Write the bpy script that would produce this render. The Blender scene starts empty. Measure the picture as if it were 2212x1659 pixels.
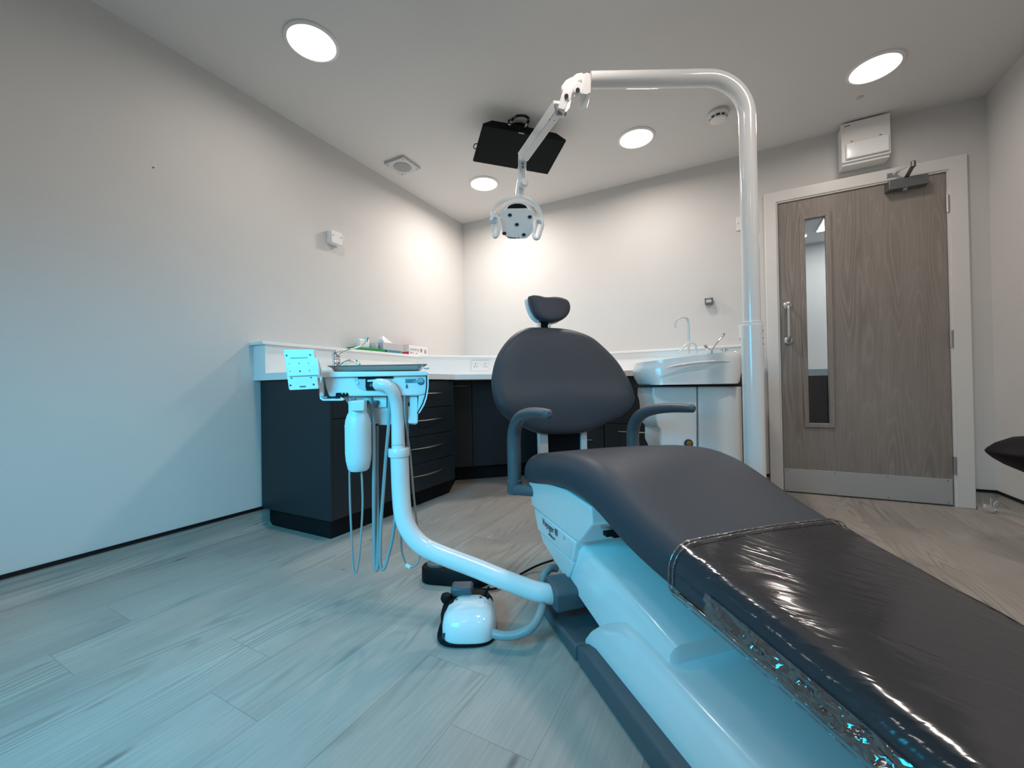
import bpy, bmesh, math, random
from mathutils import Vector, Matrix
random.seed(4)
SC = bpy.context.scene
COL = SC.collection
# ------------------------------------------------------------------ camera
W_, H_ = 2212.0, 1659.0
FPX, YAW, PIT, ROL, CH = 878.0, .4871, .0081, -.0175, .7726
CAMP = Vector((0, 0, CH))
_f = Vector((-math.sin(YAW), math.cos(YAW), 0)); _r = Vector((math.cos(YAW), math.sin(YAW), 0)); _u = Vector((0, 0, 1))
FH, RH = _f.copy(), _r.copy()            # level forward and right of the viewpoint
f2 = _f*math.cos(PIT) + _u*math.sin(PIT); u2 = _u*math.cos(PIT) - _f*math.sin(PIT)
r3 = _r*math.cos(ROL) + u2*math.sin(ROL); u3 = u2*math.cos(ROL) - _r*math.sin(ROL)
cam = bpy.data.cameras.new('camera'); cam.sensor_width = 36; cam.sensor_fit = 'HORIZONTAL'
cam.lens = FPX/W_*36; cam.clip_start = .02
co = bpy.data.objects.new('camera', cam); COL.objects.link(co)
co.matrix_world = Matrix(((r3.x, u3.x, -f2.x, 0), (r3.y, u3.y, -f2.y, 0), (r3.z, u3.z, -f2.z, CH), (0, 0, 0, 1)))
SC.camera = co
# ------------------------------------------------------------------ exposure, world, daylight
SC.view_settings.view_transform = 'Standard'; SC.view_settings.look = 'None'
SC.view_settings.gamma = 1; SC.view_settings.use_curve_mapping = False
SC.view_settings.exposure = 0.13
wd = bpy.data.worlds.new('world'); SC.world = wd; wd.use_nodes = True
wd.node_tree.nodes['Background'].inputs[0].default_value = (.25, .7, 1, 1)
wd.node_tree.nodes['Background'].inputs[1].default_value = .5

def area(name, loc, direction, sx, sy, power, color, spread=180):
    l = bpy.data.lights.new(name, 'AREA'); l.shape = 'RECTANGLE'; l.size = sx; l.size_y = sy
    l.energy = power; l.color = color; l.spread = math.radians(spread)
    o = bpy.data.objects.new(name, l); COL.objects.link(o); o.location = loc
    o.rotation_euler = Vector(direction).to_track_quat('-Z', 'Y').to_euler()
    return o
CY_E = 17
LE = {(-1.735, 2.845): 14.5, (-.515, 2.835): 8, (.73, 2.835): 2.8, (-1.735, 1.28): 3.4, (-.515, 1.28): 5, (.73, 1.28): 10, (-1.735, -.3): .5, (-.515, -.3): .5, (.73, -.3): 1.5}
for (lx, ly), le in LE.items():
    la = area('downlight_lamp', (lx, ly, 2.451-.012), (0, 0, -1), .2, .2, le, (1, .89, .81), 170); la.data.shape = 'DISK'
# cool daylight falling down through the window behind the viewpoint
area('window_daylight', (-1.0, -.84, 1.30), (-.14, .86, -.56), 1.0, .8, CY_E, (.02, .62, 1.0), 96)
LAMP_E = 3.0

# ------------------------------------------------------------------ measuring helpers
def ray(x, y): return f2 + r3*((x-W_/2)/FPX) - u3*((y-H_/2)/FPX)
def D(dep, x, y): return CAMP + ray(x, y)*dep                       # at a depth in front of the viewpoint
def PX(c, x, y): d = ray(x, y); return CAMP + d*(c/d.x)              # on the wall plane x = c
def PY(c, x, y): d = ray(x, y); return CAMP + d*(c/d.y)              # on y = c
def PZ(c, x, y): d = ray(x, y); return CAMP + d*((c-CH)/d.z)         # on z = c
S2 = 2**-.5
def F(u, v, z): return Vector((-u*S2+v*S2, u*S2+v*S2, z))            # the chair's own axes
def PU(u, x, y): d = ray(x, y); return CAMP + d*(u/((-d.x+d.y)*S2))
UD, VD = Vector((-S2, S2, 0)), Vector((S2, S2, 0))

# ------------------------------------------------------------------ materials
def mat(name, col, rough=.5, metal=0, coat=0, bump=0, bscale=60, var=0, vscale=4, spec=.5, emit=None, es=0):
    m = bpy.data.materials.new(name); m.use_nodes = True; nt = m.node_tree; b = nt.nodes['Principled BSDF']
    b.inputs['Base Color'].default_value = (*col, 1); b.inputs['Roughness'].default_value = rough
    b.inputs['Metallic'].default_value = metal; b.inputs['Coat Weight'].default_value = coat
    b.inputs['Coat Roughness'].default_value = .08; b.inputs['Specular IOR Level'].default_value = spec
    if emit: b.inputs['Emission Color'].default_value = (*emit, 1); b.inputs['Emission Strength'].default_value = es
    tc = nt.nodes.new('ShaderNodeTexCoord')
    n = nt.nodes.new('ShaderNodeTexNoise'); n.inputs['Scale'].default_value = vscale; n.inputs['Detail'].default_value = 3
    nt.links.new(tc.outputs['Object'], n.inputs['Vector'])
    mx = nt.nodes.new('ShaderNodeMix'); mx.data_type = 'RGBA'
    v = max(var, .02)
    mx.inputs[6].default_value = tuple(c*(1-v) for c in col)+(1,); mx.inputs[7].default_value = tuple(min(1, c*(1+v)) for c in col)+(1,)
    nt.links.new(n.outputs['Fac'], mx.inputs[0]); nt.links.new(mx.outputs[2], b.inputs['Base Color'])
    if bump:
        n2 = nt.nodes.new('ShaderNodeTexNoise'); n2.inputs['Scale'].default_value = bscale; n2.inputs['Detail'].default_value = 4
        nt.links.new(tc.outputs['Object'], n2.inputs['Vector'])
        bp = nt.nodes.new('ShaderNodeBump'); bp.inputs['Strength'].default_value = bump; bp.inputs['Distance'].default_value = .002
        nt.links.new(n2.outputs['Fac'], bp.inputs['Height']); nt.links.new(bp.outputs['Normal'], b.inputs['Normal'])
    return m
M = {}
M['wall'] = mat('wall_paint', (.64, .632, .62), .85, bump=.15, bscale=180)
M['ceil'] = mat('ceiling_paint', (.68, .675, .665), .9, bump=.1, bscale=150)
M['white'] = mat('white_plastic', (.80, .81, .81), .22, coat=.4)
M['whitem'] = mat('white_matt_plastic', (.78, .78, .77), .45)
M['gloss'] = mat('white_enamel', (.80, .81, .81), .16, coat=.6)
M['frame'] = mat('white_gloss_paint', (.74, .73, .71), .35, bump=.05, bscale=40)
M['top'] = mat('white_solid_surface', (.84, .84, .83), .3, var=.03, vscale=8)
M['cab'] = mat('charcoal_laminate', (.014, .021, .026), .45, bump=.03, bscale=300, spec=.35)
M['black'] = mat('black_rubber', (.005, .005, .007), .6, spec=.2)
M['plinth'] = mat('black_plinth', (.005, .006, .008), .55, spec=.2)
M['vinyl'] = mat('charcoal_upholstery', (.052, .057, .070), .46, bump=.12, bscale=500, spec=.22)
M['armr'] = mat('slate_grey_plastic', (.085, .10, .115), .42, bump=.05, bscale=400)
M['based'] = mat('slate_grey_base', (.085, .10, .115), .5, bump=.08, bscale=400)
M['hose'] = mat('grey_hose', (.30, .33, .34), .4)
M['chrome'] = mat('chrome', (.72, .73, .74), .12, metal=1)
M['steel'] = mat('brushed_steel', (.50, .49, .47), .34, metal=1, bump=.06, bscale=200)
M['kick'] = mat('satin_kick_plate', (.50, .50, .50), .45, metal=.4, bump=.05, bscale=120)
M['closer'] = mat('grey_closer_metal', (.20, .21, .22), .35, metal=.8)
M['screen'] = mat('black_screen', (.006, .009, .011), .6, spec=.12)
M['bottle'] = mat('milky_bottle', (.70, .74, .75), .4)
M['green'] = mat('green_plastic', (.02, .26, .08), .35)
M['blue'] = mat('blue_plastic', (.04, .25, .33), .35)
M['grey'] = mat('grey_card', (.50, .50, .51), .6)
M['card'] = mat('white_card', (.78, .75, .74), .6)
M['pink'] = mat('pink_card', (.62, .04, .12), .5)
M['ink'] = mat('dark_ink', (.03, .05, .07), .5)
M['tissue'] = mat('tissue_paper', (.85, .85, .85), .9)
M['greyp'] = mat('grey_plastic', (.16, .165, .17), .4)
M['paleg'] = mat('pale_grey_plastic', (.55, .56, .57), .4)
M['label'] = mat('label_film', (.20, .33, .38), .4)
M['navy'] = mat('navy_label', (.02, .12, .22), .4)
M['disc'] = mat('lit_diffuser', (.9, .9, .9), .5, emit=(1, .93, .86), es=LAMP_E)
M['panel'] = mat('lit_panel', (.9, .9, .9), .5, emit=(1, .98, .95), es=16)
M['amber'] = mat('amber_brass', (.35, .17, .03), .4, metal=.6)
M['cable'] = mat('black_cable', (.008, .008, .010), .7, spec=.15)
M['lens'] = mat('dark_lens', (.015, .02, .03), .15)

def glass_mat(name, tint, gl, rough, bump=0, scale=12, coord='Object', stretch=(1, 1, 1)):
    m = bpy.data.materials.new(name); m.use_nodes = True; nt = m.node_tree; nt.nodes.clear()
    out = nt.nodes.new('ShaderNodeOutputMaterial'); mix = nt.nodes.new('ShaderNodeMixShader')
    tr = nt.nodes.new('ShaderNodeBsdfTransparent'); tr.inputs[0].default_value = (*tint, 1)
    g = nt.nodes.new('ShaderNodeBsdfGlossy'); g.inputs['Roughness'].default_value = rough
    fr = nt.nodes.new('ShaderNodeFresnel'); fr.inputs[0].default_value = 1.5
    ma = nt.nodes.new('ShaderNodeMath'); ma.operation = 'MULTIPLY_ADD'; ma.inputs[1].default_value = 1.0; ma.inputs[2].default_value = gl
    nt.links.new(fr.outputs[0], ma.inputs[0]); nt.links.new(ma.outputs[0], mix.inputs[0])
    nt.links.new(tr.outputs[0], mix.inputs[1]); nt.links.new(g.outputs[0], mix.inputs[2]); nt.links.new(mix.outputs[0], out.inputs[0])
    if bump:
        tc = nt.nodes.new('ShaderNodeTexCoord'); mp = nt.nodes.new('ShaderNodeMapping'); mp.inputs['Scale'].default_value = stretch
        n = nt.nodes.new('ShaderNodeTexNoise'); n.inputs['Scale'].default_value = scale; n.inputs['Detail'].default_value = 2.5; n.inputs['Distortion'].default_value = 1.2
        bp = nt.nodes.new('ShaderNodeBump'); bp.inputs['Strength'].default_value = bump; bp.inputs['Distance'].default_value = .01
        mp.inputs['Rotation'].default_value = (0, 0, math.radians(-45)); mp.vector_type = 'POINT'
        nt.links.new(tc.outputs[coord], mp.inputs[0]); nt.links.new(mp.outputs[0], n.inputs['Vector'])
        nt.links.new(n.outputs['Fac'], bp.inputs['Height'])
        nt.links.new(bp.outputs['Normal'], g.inputs['Normal']); nt.links.new(bp.outputs['Normal'], fr.inputs['Normal'])
    return m
M['glass'] = glass_mat('door_glass', (.93, .96, .97), .02, .02)
M['film'] = glass_mat('clear_vinyl_film', (.965, .97, .985), .03, .12, .16, 15, stretch=(.45, 2.2, 1))
M['filmw'] = glass_mat('wrinkled_vinyl_film', (.82, .88, .92), .22, .09, .8, 20)

def N(nt, t, **k):
    n = nt.nodes.new(t)
    for a, b in k.items(): setattr(n, a, b)
    return n
def math_(nt, op, a, b=None, c=None):
    n = nt.nodes.new('ShaderNodeMath'); n.operation = op
    for i, v in enumerate((a, b, c)):
        if v is None: continue
        if isinstance(v, (int, float)): n.inputs[i].default_value = v
        else: nt.links.new(v, n.inputs[i])
    return n.outputs[0]
def ramp(nt, fac, stops, interp='LINEAR'):
    n = nt.nodes.new('ShaderNodeValToRGB'); cr = n.color_ramp; cr.interpolation = interp
    while len(cr.elements) < len(stops): cr.elements.new(.5)
    for e, (p, c) in zip(cr.elements, stops):
        e.position = p; e.color = (*c, 1) if len(c) == 3 else c
    nt.links.new(fac, n.inputs[0]); return n.outputs[0]
def comb(nt, x, y, z=0):
    n = nt.nodes.new('ShaderNodeCombineXYZ')
    for i, v in enumerate((x, y, z)):
        if isinstance(v, (int, float)): n.inputs[i].default_value = v
        else: nt.links.new(v, n.inputs[i])
    return n.outputs[0]
def noise(nt, vec, scale, detail=3, dist=0, rough=.5):
    n = nt.nodes.new('ShaderNodeTexNoise'); n.inputs['Scale'].default_value = scale; n.inputs['Detail'].default_value = detail
    n.inputs['Distortion'].default_value = dist; n.inputs['Roughness'].default_value = rough
    nt.links.new(vec, n.inputs['Vector']); return n.outputs['Fac']
def mixc(nt, fac, a, b, blend='MIX'):
    n = nt.nodes.new('ShaderNodeMix'); n.data_type = 'RGBA'; n.blend_type = blend
    for i, v in ((0, fac), (6, a), (7, b)):
        if isinstance(v, (int, float)): n.inputs[i].default_value = v
        elif isinstance(v, tuple): n.inputs[i].default_value = (*v, 1)
        else: nt.links.new(v, n.inputs[i])
    return n.outputs[2]

def floor_mat():
    m = bpy.data.materials.new('oak_vinyl_planks'); m.use_nodes = True; nt = m.node_tree; b = nt.nodes['Principled BSDF']
    uv = N(nt, 'ShaderNodeUVMap'); uv.uv_map = 'plan'
    sp = N(nt, 'ShaderNodeSeparateXYZ'); nt.links.new(uv.outputs[0], sp.inputs[0])
    x, y = sp.outputs[0], sp.outputs[1]
    PW, PL = .205, 1.22
    sx = math_(nt, 'DIVIDE', math_(nt, 'ADD', x, 2.217+PW*4), PW)
    si = math_(nt, 'FLOOR', sx); sf = math_(nt, 'FRACT', sx)
    joints = {4: 1.065, 5: .615, 6: .424, 7: 1.20, 8: .713, 9: .562, 10: 1.31, 11: .93, 19: 2.88, 18: 2.3}
    stops = []
    for k in range(28):
        off = ((joints.get(k, (k*.47) % 1.22)) / PL) % 1
        stops.append((k/32, (off, off, off)))
    fac = math_(nt, 'ADD', math_(nt, 'DIVIDE', si, 32.0), .002)
    off = ramp(nt, fac, stops, 'CONSTANT')
    offv = N(nt, 'ShaderNodeSeparateColor'); nt.links.new(off, offv.inputs[0])
    py = math_(nt, 'SUBTRACT', math_(nt, 'DIVIDE', y, PL), offv.outputs[0])
    pi_ = math_(nt, 'FLOOR', py); pf = math_(nt, 'FRACT', py)
    wn = N(nt, 'ShaderNodeTexWhiteNoise'); wn.noise_dimensions = '2D'; nt.links.new(comb(nt, si, pi_), wn.inputs[0])
    rnd = wn.outputs['Value']
    # plank-local grain space, shifted for every plank
    gx = math_(nt, 'MULTIPLY_ADD', rnd, 17.0, math_(nt, 'MULTIPLY', x, 1.0))
    gy = math_(nt, 'MULTIPLY_ADD', rnd, 31.0, y)
    broad = noise(nt, comb(nt, math_(nt, 'MULTIPLY', gx, 7), math_(nt, 'MULTIPLY', gy, 1.1)), 1.0, 3, .6)
    fine = noise(nt, comb(nt, math_(nt, 'MULTIPLY', gx, 160), math_(nt, 'MULTIPLY', gy, 5)), 1.0, 4, .3, .65)
    # cathedral rings
    warp = noise(nt, comb(nt, math_(nt, 'MULTIPLY', gx, 8.0), math_(nt, 'MULTIPLY', gy, .75)), 1.0, 1.5, .0, .35)
    ring = math_(nt, 'SINE', math_(nt, 'MULTIPLY', warp, 105.0))
    rmask = ramp(nt, noise(nt, comb(nt, math_(nt, 'MULTIPLY', gx, 6), math_(nt, 'MULTIPLY', gy, 1.3), 5.0), 1.0, 1), [(.45, (0, 0, 0)), (.62, (1, 1, 1))])
    ringc = ramp(nt, math_(nt, 'MULTIPLY_ADD', ring, .5, .5), [(0, (0, 0, 0)), (.35, (.7, .7, .7)), (1, (1, 1, 1))])
    base = mixc(nt, broad, (.235, .212, .190), (.53, .49, .445))
    base = mixc(nt, ramp(nt, rnd, [(0, (0, 0, 0)), (1, (1, 1, 1))]), base, mixc(nt, .5, base, (.52, .49, .45)))
    base = mixc(nt, math_(nt, 'MULTIPLY', ramp(nt, fine, [(.35, (0, 0, 0)), (.75, (1, 1, 1))]) if False else fine, .55), base, (.15, .135, .12))
    rm = mixc(nt, ringc, (.17, .155, .14), (.45, .43, .39))
    base = mixc(nt, math_(nt, 'MULTIPLY', N_out(nt, rmask), .34), base, rm)
    # knots
    vo = N(nt, 'ShaderNodeTexVoronoi'); vo.inputs['Scale'].default_value = 1; nt.links.new(comb(nt, math_(nt, 'MULTIPLY', gx, 9.0), math_(nt, 'MULTIPLY', gy, 2.4)), vo.inputs['Vector'])
    kn = ramp(nt, vo.outputs['Distance'], [(.04, (1, 1, 1)), (.11, (0, 0, 0))])
    base = mixc(nt, math_(nt, 'MULTIPLY', N_out(nt, kn), .75), base, (.10, .09, .08))
    # joints
    ex = math_(nt, 'MINIMUM', sf, math_(nt, 'SUBTRACT', 1.0, sf)); ex = math_(nt, 'MULTIPLY', ex, PW)
    ey = math_(nt, 'MINIMUM', pf, math_(nt, 'SUBTRACT', 1.0, pf)); ey = math_(nt, 'MULTIPLY', ey, PL)
    ed = math_(nt, 'LESS_THAN', math_(nt, 'MINIMUM', ex, ey), .0011)
    base = mixc(nt, math_(nt, 'MULTIPLY', ed, .38), base, (.12, .11, .10))
    nt.links.new(base, b.inputs['Base Color'])
    b.inputs['Roughness'].default_value = .50; b.inputs['Specular IOR Level'].default_value = .35
    bp = N(nt, 'ShaderNodeBump'); bp.inputs['Strength'].default_value = .12; bp.inputs['Distance'].default_value = .001
    nt.links.new(fine, bp.inputs['Height']); nt.links.new(bp.outputs[0], b.inputs['Normal'])
    return m
def N_out(nt, col):
    n = nt.nodes.new('ShaderNodeSeparateColor'); nt.links.new(col, n.inputs[0]); return n.outputs[0]
M['floor'] = floor_mat()

def wood_mat():
    m = bpy.data.materials.new('grey_oak_veneer'); m.use_nodes = True; nt = m.node_tree; b = nt.nodes['Principled BSDF']
    tc = N(nt, 'ShaderNodeTexCoord'); sp = N(nt, 'ShaderNodeSeparateXYZ'); nt.links.new(tc.outputs['Object'], sp.inputs[0])
    x, z = sp.outputs[0], sp.outputs[2]
    fine = noise(nt, comb(nt, math_(nt, 'MULTIPLY', x, 150), math_(nt, 'MULTIPLY', z, 3.5)), 1, 4, .4, .65)
    broad = noise(nt, comb(nt, math_(nt, 'MULTIPLY', x, 9), math_(nt, 'MULTIPLY', z, .8)), 1, 3, .5)
    warp = noise(nt, comb(nt, math_(nt, 'MULTIPLY', x, 9.0), math_(nt, 'MULTIPLY', z, .75), 2.0), 1, 1.5, .0, .35)
    ring = math_(nt, 'SINE', math_(nt, 'MULTIPLY', warp, 95.0))
    msk = ramp(nt, noise(nt, comb(nt, math_(nt, 'MULTIPLY', x, 6), math_(nt, 'MULTIPLY', z, .7), 8.0), 1, 1), [(.45, (0, 0, 0)), (.6, (1, 1, 1))])
    base = mixc(nt, broad, (.285, .25, .228), (.40, .362, .332))
    base = mixc(nt, math_(nt, 'MULTIPLY', fine, .75), base, (.13, .11, .095))
    base = mixc(nt, math_(nt, 'MULTIPLY', math_(nt, 'MULTIPLY', math_(nt, 'MULTIPLY_ADD', ring, .5, .5), N_out(nt, msk)), .38), base, (.13, .11, .095))
    base = mixc(nt, math_(nt, 'MULTIPLY', math_(nt, 'GREATER_THAN', math_(nt, 'MULTIPLY', ring, -1.0), .9), .09), base, (.52, .48, .44))
    nt.links.new(base, b.inputs['Base Color']); b.inputs['Roughness'].default_value = .48
    bp = N(nt, 'ShaderNodeBump'); bp.inputs['Strength'].default_value = .15; bp.inputs['Distance'].default_value = .001
    nt.links.new(fine, bp.inputs['Height']); nt.links.new(bp.outputs[0], b.inputs['Normal'])
    return m
M['wood'] = wood_mat()

# ------------------------------------------------------------------ mesh helpers
def B(): return bmesh.new()
def face(bm, vs):
    try: return bm.faces.new(vs)
    except ValueError: return None
def loft(bm, rings, closed=True, cap0=True, cap1=True):
    vr = [[bm.verts.new(p) for p in r] for r in rings]
    n = len(vr[0])
    for a, b in zip(vr, vr[1:]):
        for i in range(n if closed else n-1):
            j = (i+1) % n; face(bm, (a[i], a[j], b[j], b[i]))
    if cap0: face(bm, list(reversed(vr[0])))
    if cap1: face(bm, vr[-1])
    return bm
def box(bm, c, s, rot=None):
    c = Vector(c); R = rot.to_3x3() if rot else Matrix.Identity(3)
    P = [c + R @ Vector((sx*s[0]/2, sy*s[1]/2, sz*s[2]/2)) for sz in (-1, 1) for sx, sy in ((-1, -1), (1, -1), (1, 1), (-1, 1))]
    return loft(bm, [P[:4], P[4:]])
def box2(bm, a, b):
    return box(bm, [(p+q)/2 for p, q in zip(a, b)], [abs(q-p) for p, q in zip(a, b)])
def prism(bm, pts, off):
    off = Vector(off); pts = [Vector(p) for p in pts]
    return loft(bm, [pts, [p+off for p in pts]])
def slab(bm, xy, z0, z1): return prism(bm, [(x, y, z0) for x, y in xy], (0, 0, z1-z0))
def frames(pts):
    T = [(pts[min(i+1, len(pts)-1)]-pts[max(i-1, 0)]).normalized() for i in range(len(pts))]
    a = Vector((0, 0, 1)) if abs(T[0].z) < .9 else Vector((1, 0, 0))
    n = (a - T[0]*a.dot(T[0])).normalized(); out = []
    for t in T:
        n = (n - t*n.dot(t)).normalized(); out.append((n, t.cross(n)))
    return out
def tube(bm, pts, r, seg=16, squash=1.0):
    pts = [Vector(p) for p in pts]; rs = r if isinstance(r, (list, tuple)) else [r]*len(pts)
    fr = frames(pts)
    rings = [[p + (n*math.cos(2*math.pi*k/seg)*squash + b*math.sin(2*math.pi*k/seg))*q for k in range(seg)] for p, q, (n, b) in zip(pts, rs, fr)]
    return loft(bm, rings)
def curve(pts, n=8, closed=False):
    pts = [Vector(p) for p in pts]; L = len(pts); out = []
    for i in range(L if closed else L-1):
        if closed: p0, p1, p2, p3 = (pts[(i+k-1) % L] for k in range(4))
        else: p0, p1, p2, p3 = pts[max(i-1, 0)], pts[i], pts[i+1], pts[min(i+2, L-1)]
        for k in range(n):
            t = k/n
            out.append(.5*((2*p1)+(p2-p0)*t+(2*p0-5*p1+4*p2-p3)*t*t+(3*p1-p0-3*p2+p3)*t**3))
    if not closed: out.append(pts[-1])
    return out
def basis(ax):
    ax = Vector(ax).normalized(); a = Vector((0, 0, 1)) if abs(ax.z) < .9 else Vector((1, 0, 0))
    x = ax.cross(a).normalized(); return x, ax.cross(x).normalized(), ax
def lathe(bm, prof, o, ax=(0, 0, 1), seg=32):
    o = Vector(o); x, y, a = basis(ax)
    return loft(bm, [[o + a*h + (x*math.cos(2*math.pi*k/seg)+y*math.sin(2*math.pi*k/seg))*max(r, 1e-4) for k in range(seg)] for r, h in prof])
def cyl(bm, a, b, r, seg=24):
    a, b = Vector(a), Vector(b); return lathe(bm, [(r, 0), (r, (b-a).length)], a, b-a, seg)
def disc_poly(c, x, y, rx, ry, seg=24): return [c + x*math.cos(2*math.pi*k/seg)*rx + y*math.sin(2*math.pi*k/seg)*ry for k in range(seg)]

def setp(o, label=None, cat=None, group=None, kind=None):
    if label: o['label'] = label
    if cat: o['category'] = cat
    if group: o['group'] = group
    if kind: o['kind'] = kind
    return o
def obj(name, bm, m, parent=None, loc=None, bev=0, seg=2, smooth=40, sub=0, label=None):
    if parent is not None:
        root = parent
        loc = root['_o'] if '_o' in root else (0, 0, 0)
    loc = Vector(loc or (0, 0, 0))
    bmesh.ops.translate(bm, verts=bm.verts, vec=-loc)
    bmesh.ops.recalc_face_normals(bm, faces=bm.faces)
    me = bpy.data.meshes.new(name); bm.to_mesh(me); bm.free()
    for p in me.polygons: p.use_smooth = True
    me.set_sharp_from_angle(angle=math.radians(smooth))
    me.materials.append(m if not isinstance(m, str) else M[m])
    o = bpy.data.objects.new(name, me); COL.objects.link(o)
    if parent is not None:
        o.parent = parent; o['_o'] = tuple(loc)
    else:
        o.location = loc; o['_o'] = tuple(loc)
    if bev:
        md = o.modifiers.new('bevel', 'BEVEL'); md.width = bev; md.segments = seg; md.limit_method = 'ANGLE'; md.angle_limit = math.radians(35)
        md.harden_normals = False
    if sub:
        md = o.modifiers.new('sub', 'SUBSURF'); md.levels = sub; md.render_levels = sub
    if label: o['label'] = label
    return o
def thing(name, loc, label, cat, group=None):
    o = bpy.data.objects.new(name, None); COL.objects.link(o); o.location = loc; o.empty_display_size = .05
    o['_o'] = tuple(loc); return setp(o, label, cat, group)
def struct(name, bm, m, **k): return setp(obj(name, bm, m, **k), kind='structure')
def copy_tree(o, parent=None, delta=None):
    c = o.copy(); COL.objects.link(c)
    if parent is not None: c.parent = parent
    if delta is not None:
        c.location = o.location + delta
    for ch in list(o.children): copy_tree(ch, c)
    return c
def text(name, s, p, right, up, size, m, parent, ext=.0004, ax='LEFT', squeeze=1.0):
    cu = bpy.data.curves.new(name, 'FONT'); cu.body = s; cu.size = size; cu.extrude = ext; cu.align_x = ax
    t = bpy.data.objects.new(name, cu); COL.objects.link(t)
    dg = bpy.context.evaluated_depsgraph_get(); me = bpy.data.meshes.new_from_object(t.evaluated_get(dg))
    bpy.data.objects.remove(t)
    right = Vector(right).normalized(); up = Vector(up); up = (up-right*up.dot(right)).normalized(); nrm = right.cross(up)
    off = Vector(parent['_o']); p = Vector(p)
    for v in me.vertices: v.co = p + right*v.co.x*squeeze + up*v.co.y + nrm*v.co.z - off
    me.name = name; me.materials.clear(); me.materials.append(M[m])
    o = bpy.data.objects.new(name, me); COL.objects.link(o); o.parent = parent; o['_o'] = tuple(off); return o

# ================================================================== THE ROOM
XL, XR, YB, YN, HC = -2.364, 1.387, 3.440, -.95, 2.451
COVE, CAPT = .103, .118
DX0, DX1, DZ = .341, 1.203, 2.04          # door leaf
def uvplan(o, fn):
    me = o.data; uv = me.uv_layers.new(name='plan')
    for l in me.loops:
        c = me.vertices[l.vertex_index].co; uv.data[l.index].uv = fn(c)
# floor
bm = B(); box2(bm, (XL-.02, YN-.2, -.05), (XR+.02, YB+2.9, 0)); fl = struct('floor', bm, 'floor'); uvplan(fl, lambda c: (c.x, c.y))
bm = B(); box2(bm, (XL-.1, YN-.1, HC), (XR+.1, YB+.05, HC+.08)); struct('ceiling', bm, 'ceil')
bm = B(); box2(bm, (XL-.1, YN-.1, 0), (XL, YB+.12, HC)); struct('wall_left', bm, 'wall')
bm = B(); box2(bm, (XR, YN-.1, 0), (XR+.1, YB+.12, HC)); struct('wall_right', bm, 'wall')
# back wall with the doorway cut out
bm = B()
ox0, ox1, oz = DX0-.035, DX1+.035, DZ+.035
box2(bm, (XL, YB, 0), (ox0, YB+.12, HC)); box2(bm, (ox1, YB, 0), (XR, YB+.12, HC)); box2(bm, (ox0, YB, oz), (ox1, YB+.12, HC))
struct('wall_back', bm, 'wall')
# wall behind the viewpoint, with a window
WX0, WX1, WZ0, WZ1 = -1.65, -.45, .85, 1.80
bm = B()
box2(bm, (XL, YN-.15, 0), (WX0, YN, HC)); box2(bm, (WX1, YN-.15, 0), (XR, YN, HC)); box2(bm, (WX0, YN-.15, 0), (WX1, YN, WZ0)); box2(bm, (WX0, YN-.15, WZ1), (WX1, YN, HC))
struct('wall_front', bm, 'wall')
bm = B()
for a, b in (((WX0, WZ0), (WX1, WZ0+.06)), ((WX0, WZ1-.06), (WX1, WZ1)), ((WX0, WZ0), (WX0+.06, WZ1)), ((WX1-.06, WZ0), (WX1, WZ1)), ((-1.08, WZ0), (-1.02, WZ1))):
    box2(bm, (a[0], YN-.10, a[1]), (b[0], YN-.04, b[1]))
wf = struct('window_1', bm, 'frame')
bm = B(); box2(bm, (WX0+.05, YN-.075, WZ0+.05), (WX1-.05, YN-.069, WZ1-.05)); obj('pane', bm, 'glass', wf)

# coved vinyl skirting with a black cap strip
def cove(name, a, b, inward):
    a, b, inw = Vector(a), Vector(b), Vector(inward)
    R = .045; prof = [(R+.0, .0005)]
    for k in range(1, 9):
        t = k/8*math.pi/2; prof.append((R-R*math.sin(t)+.002, R-R*math.cos(t)))
    prof.append((.002, COVE))
    bm = B(); rows = [[bm.verts.new(p + inw*d + Vector((0, 0, z))) for d, z in prof] for p in (a, b)]
    for i in range(len(prof)-1): face(bm, (rows[0][i], rows[0][i+1], rows[1][i+1], rows[1][i]))
    # thin back so that the skirting is a solid strip
    lo = [bm.verts.new(p + Vector((0, 0, z))) for p in (a, b) for z in (0, COVE)]
    face(bm, (rows[0][-1], lo[1], lo[3], rows[1][-1])); face(bm, (lo[0], lo[1], lo[3], lo[2]))
    face(bm, [*rows[0], lo[1], lo[0]]); face(bm, [*rows[1], lo[3], lo[2]])
    o = struct(name, bm, 'floor', smooth=60)
    acc = {}
    s = 0; pv = None
    for d, z in prof:
        if pv: s += math.hypot(d-pv[0], z-pv[1])
        acc[round(z, 4)] = (d, s); pv = (d, z)
    def uvf(c):
        best = min(acc, key=lambda k: abs(k-c.z)); d, s_ = acc[best]
        base = Vector((c.x, c.y, 0)); q = a + (b-a)*((base-a).dot(b-a)/(b-a).length_squared)
        e = q + inw*(R - s_); return (e.x, e.y)
    uvplan(o, uvf)
    bm = B(); prism(bm, [a+Vector((0, 0, COVE)), a+inw*.009+Vector((0, 0, COVE)), a+inw*.006+Vector((0, 0, CAPT)), a+Vector((0, 0, CAPT))], b-a)
    obj('cap_strip', bm, 'black', o)
    return o
cove('baseboard_left', (XL, YN, 0), (XL, 1.56, 0), (1, 0, 0))
cove('baseboard_right', (XR, YN, 0), (XR, YB, 0), (-1, 0, 0))
cove('baseboard_back', (1.297, YB, 0), (XR, YB, 0), (0, -1, 0))
cove('baseboard_middle', (.12, YB, 0), (.255, YB, 0), (0, -1, 0))

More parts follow.
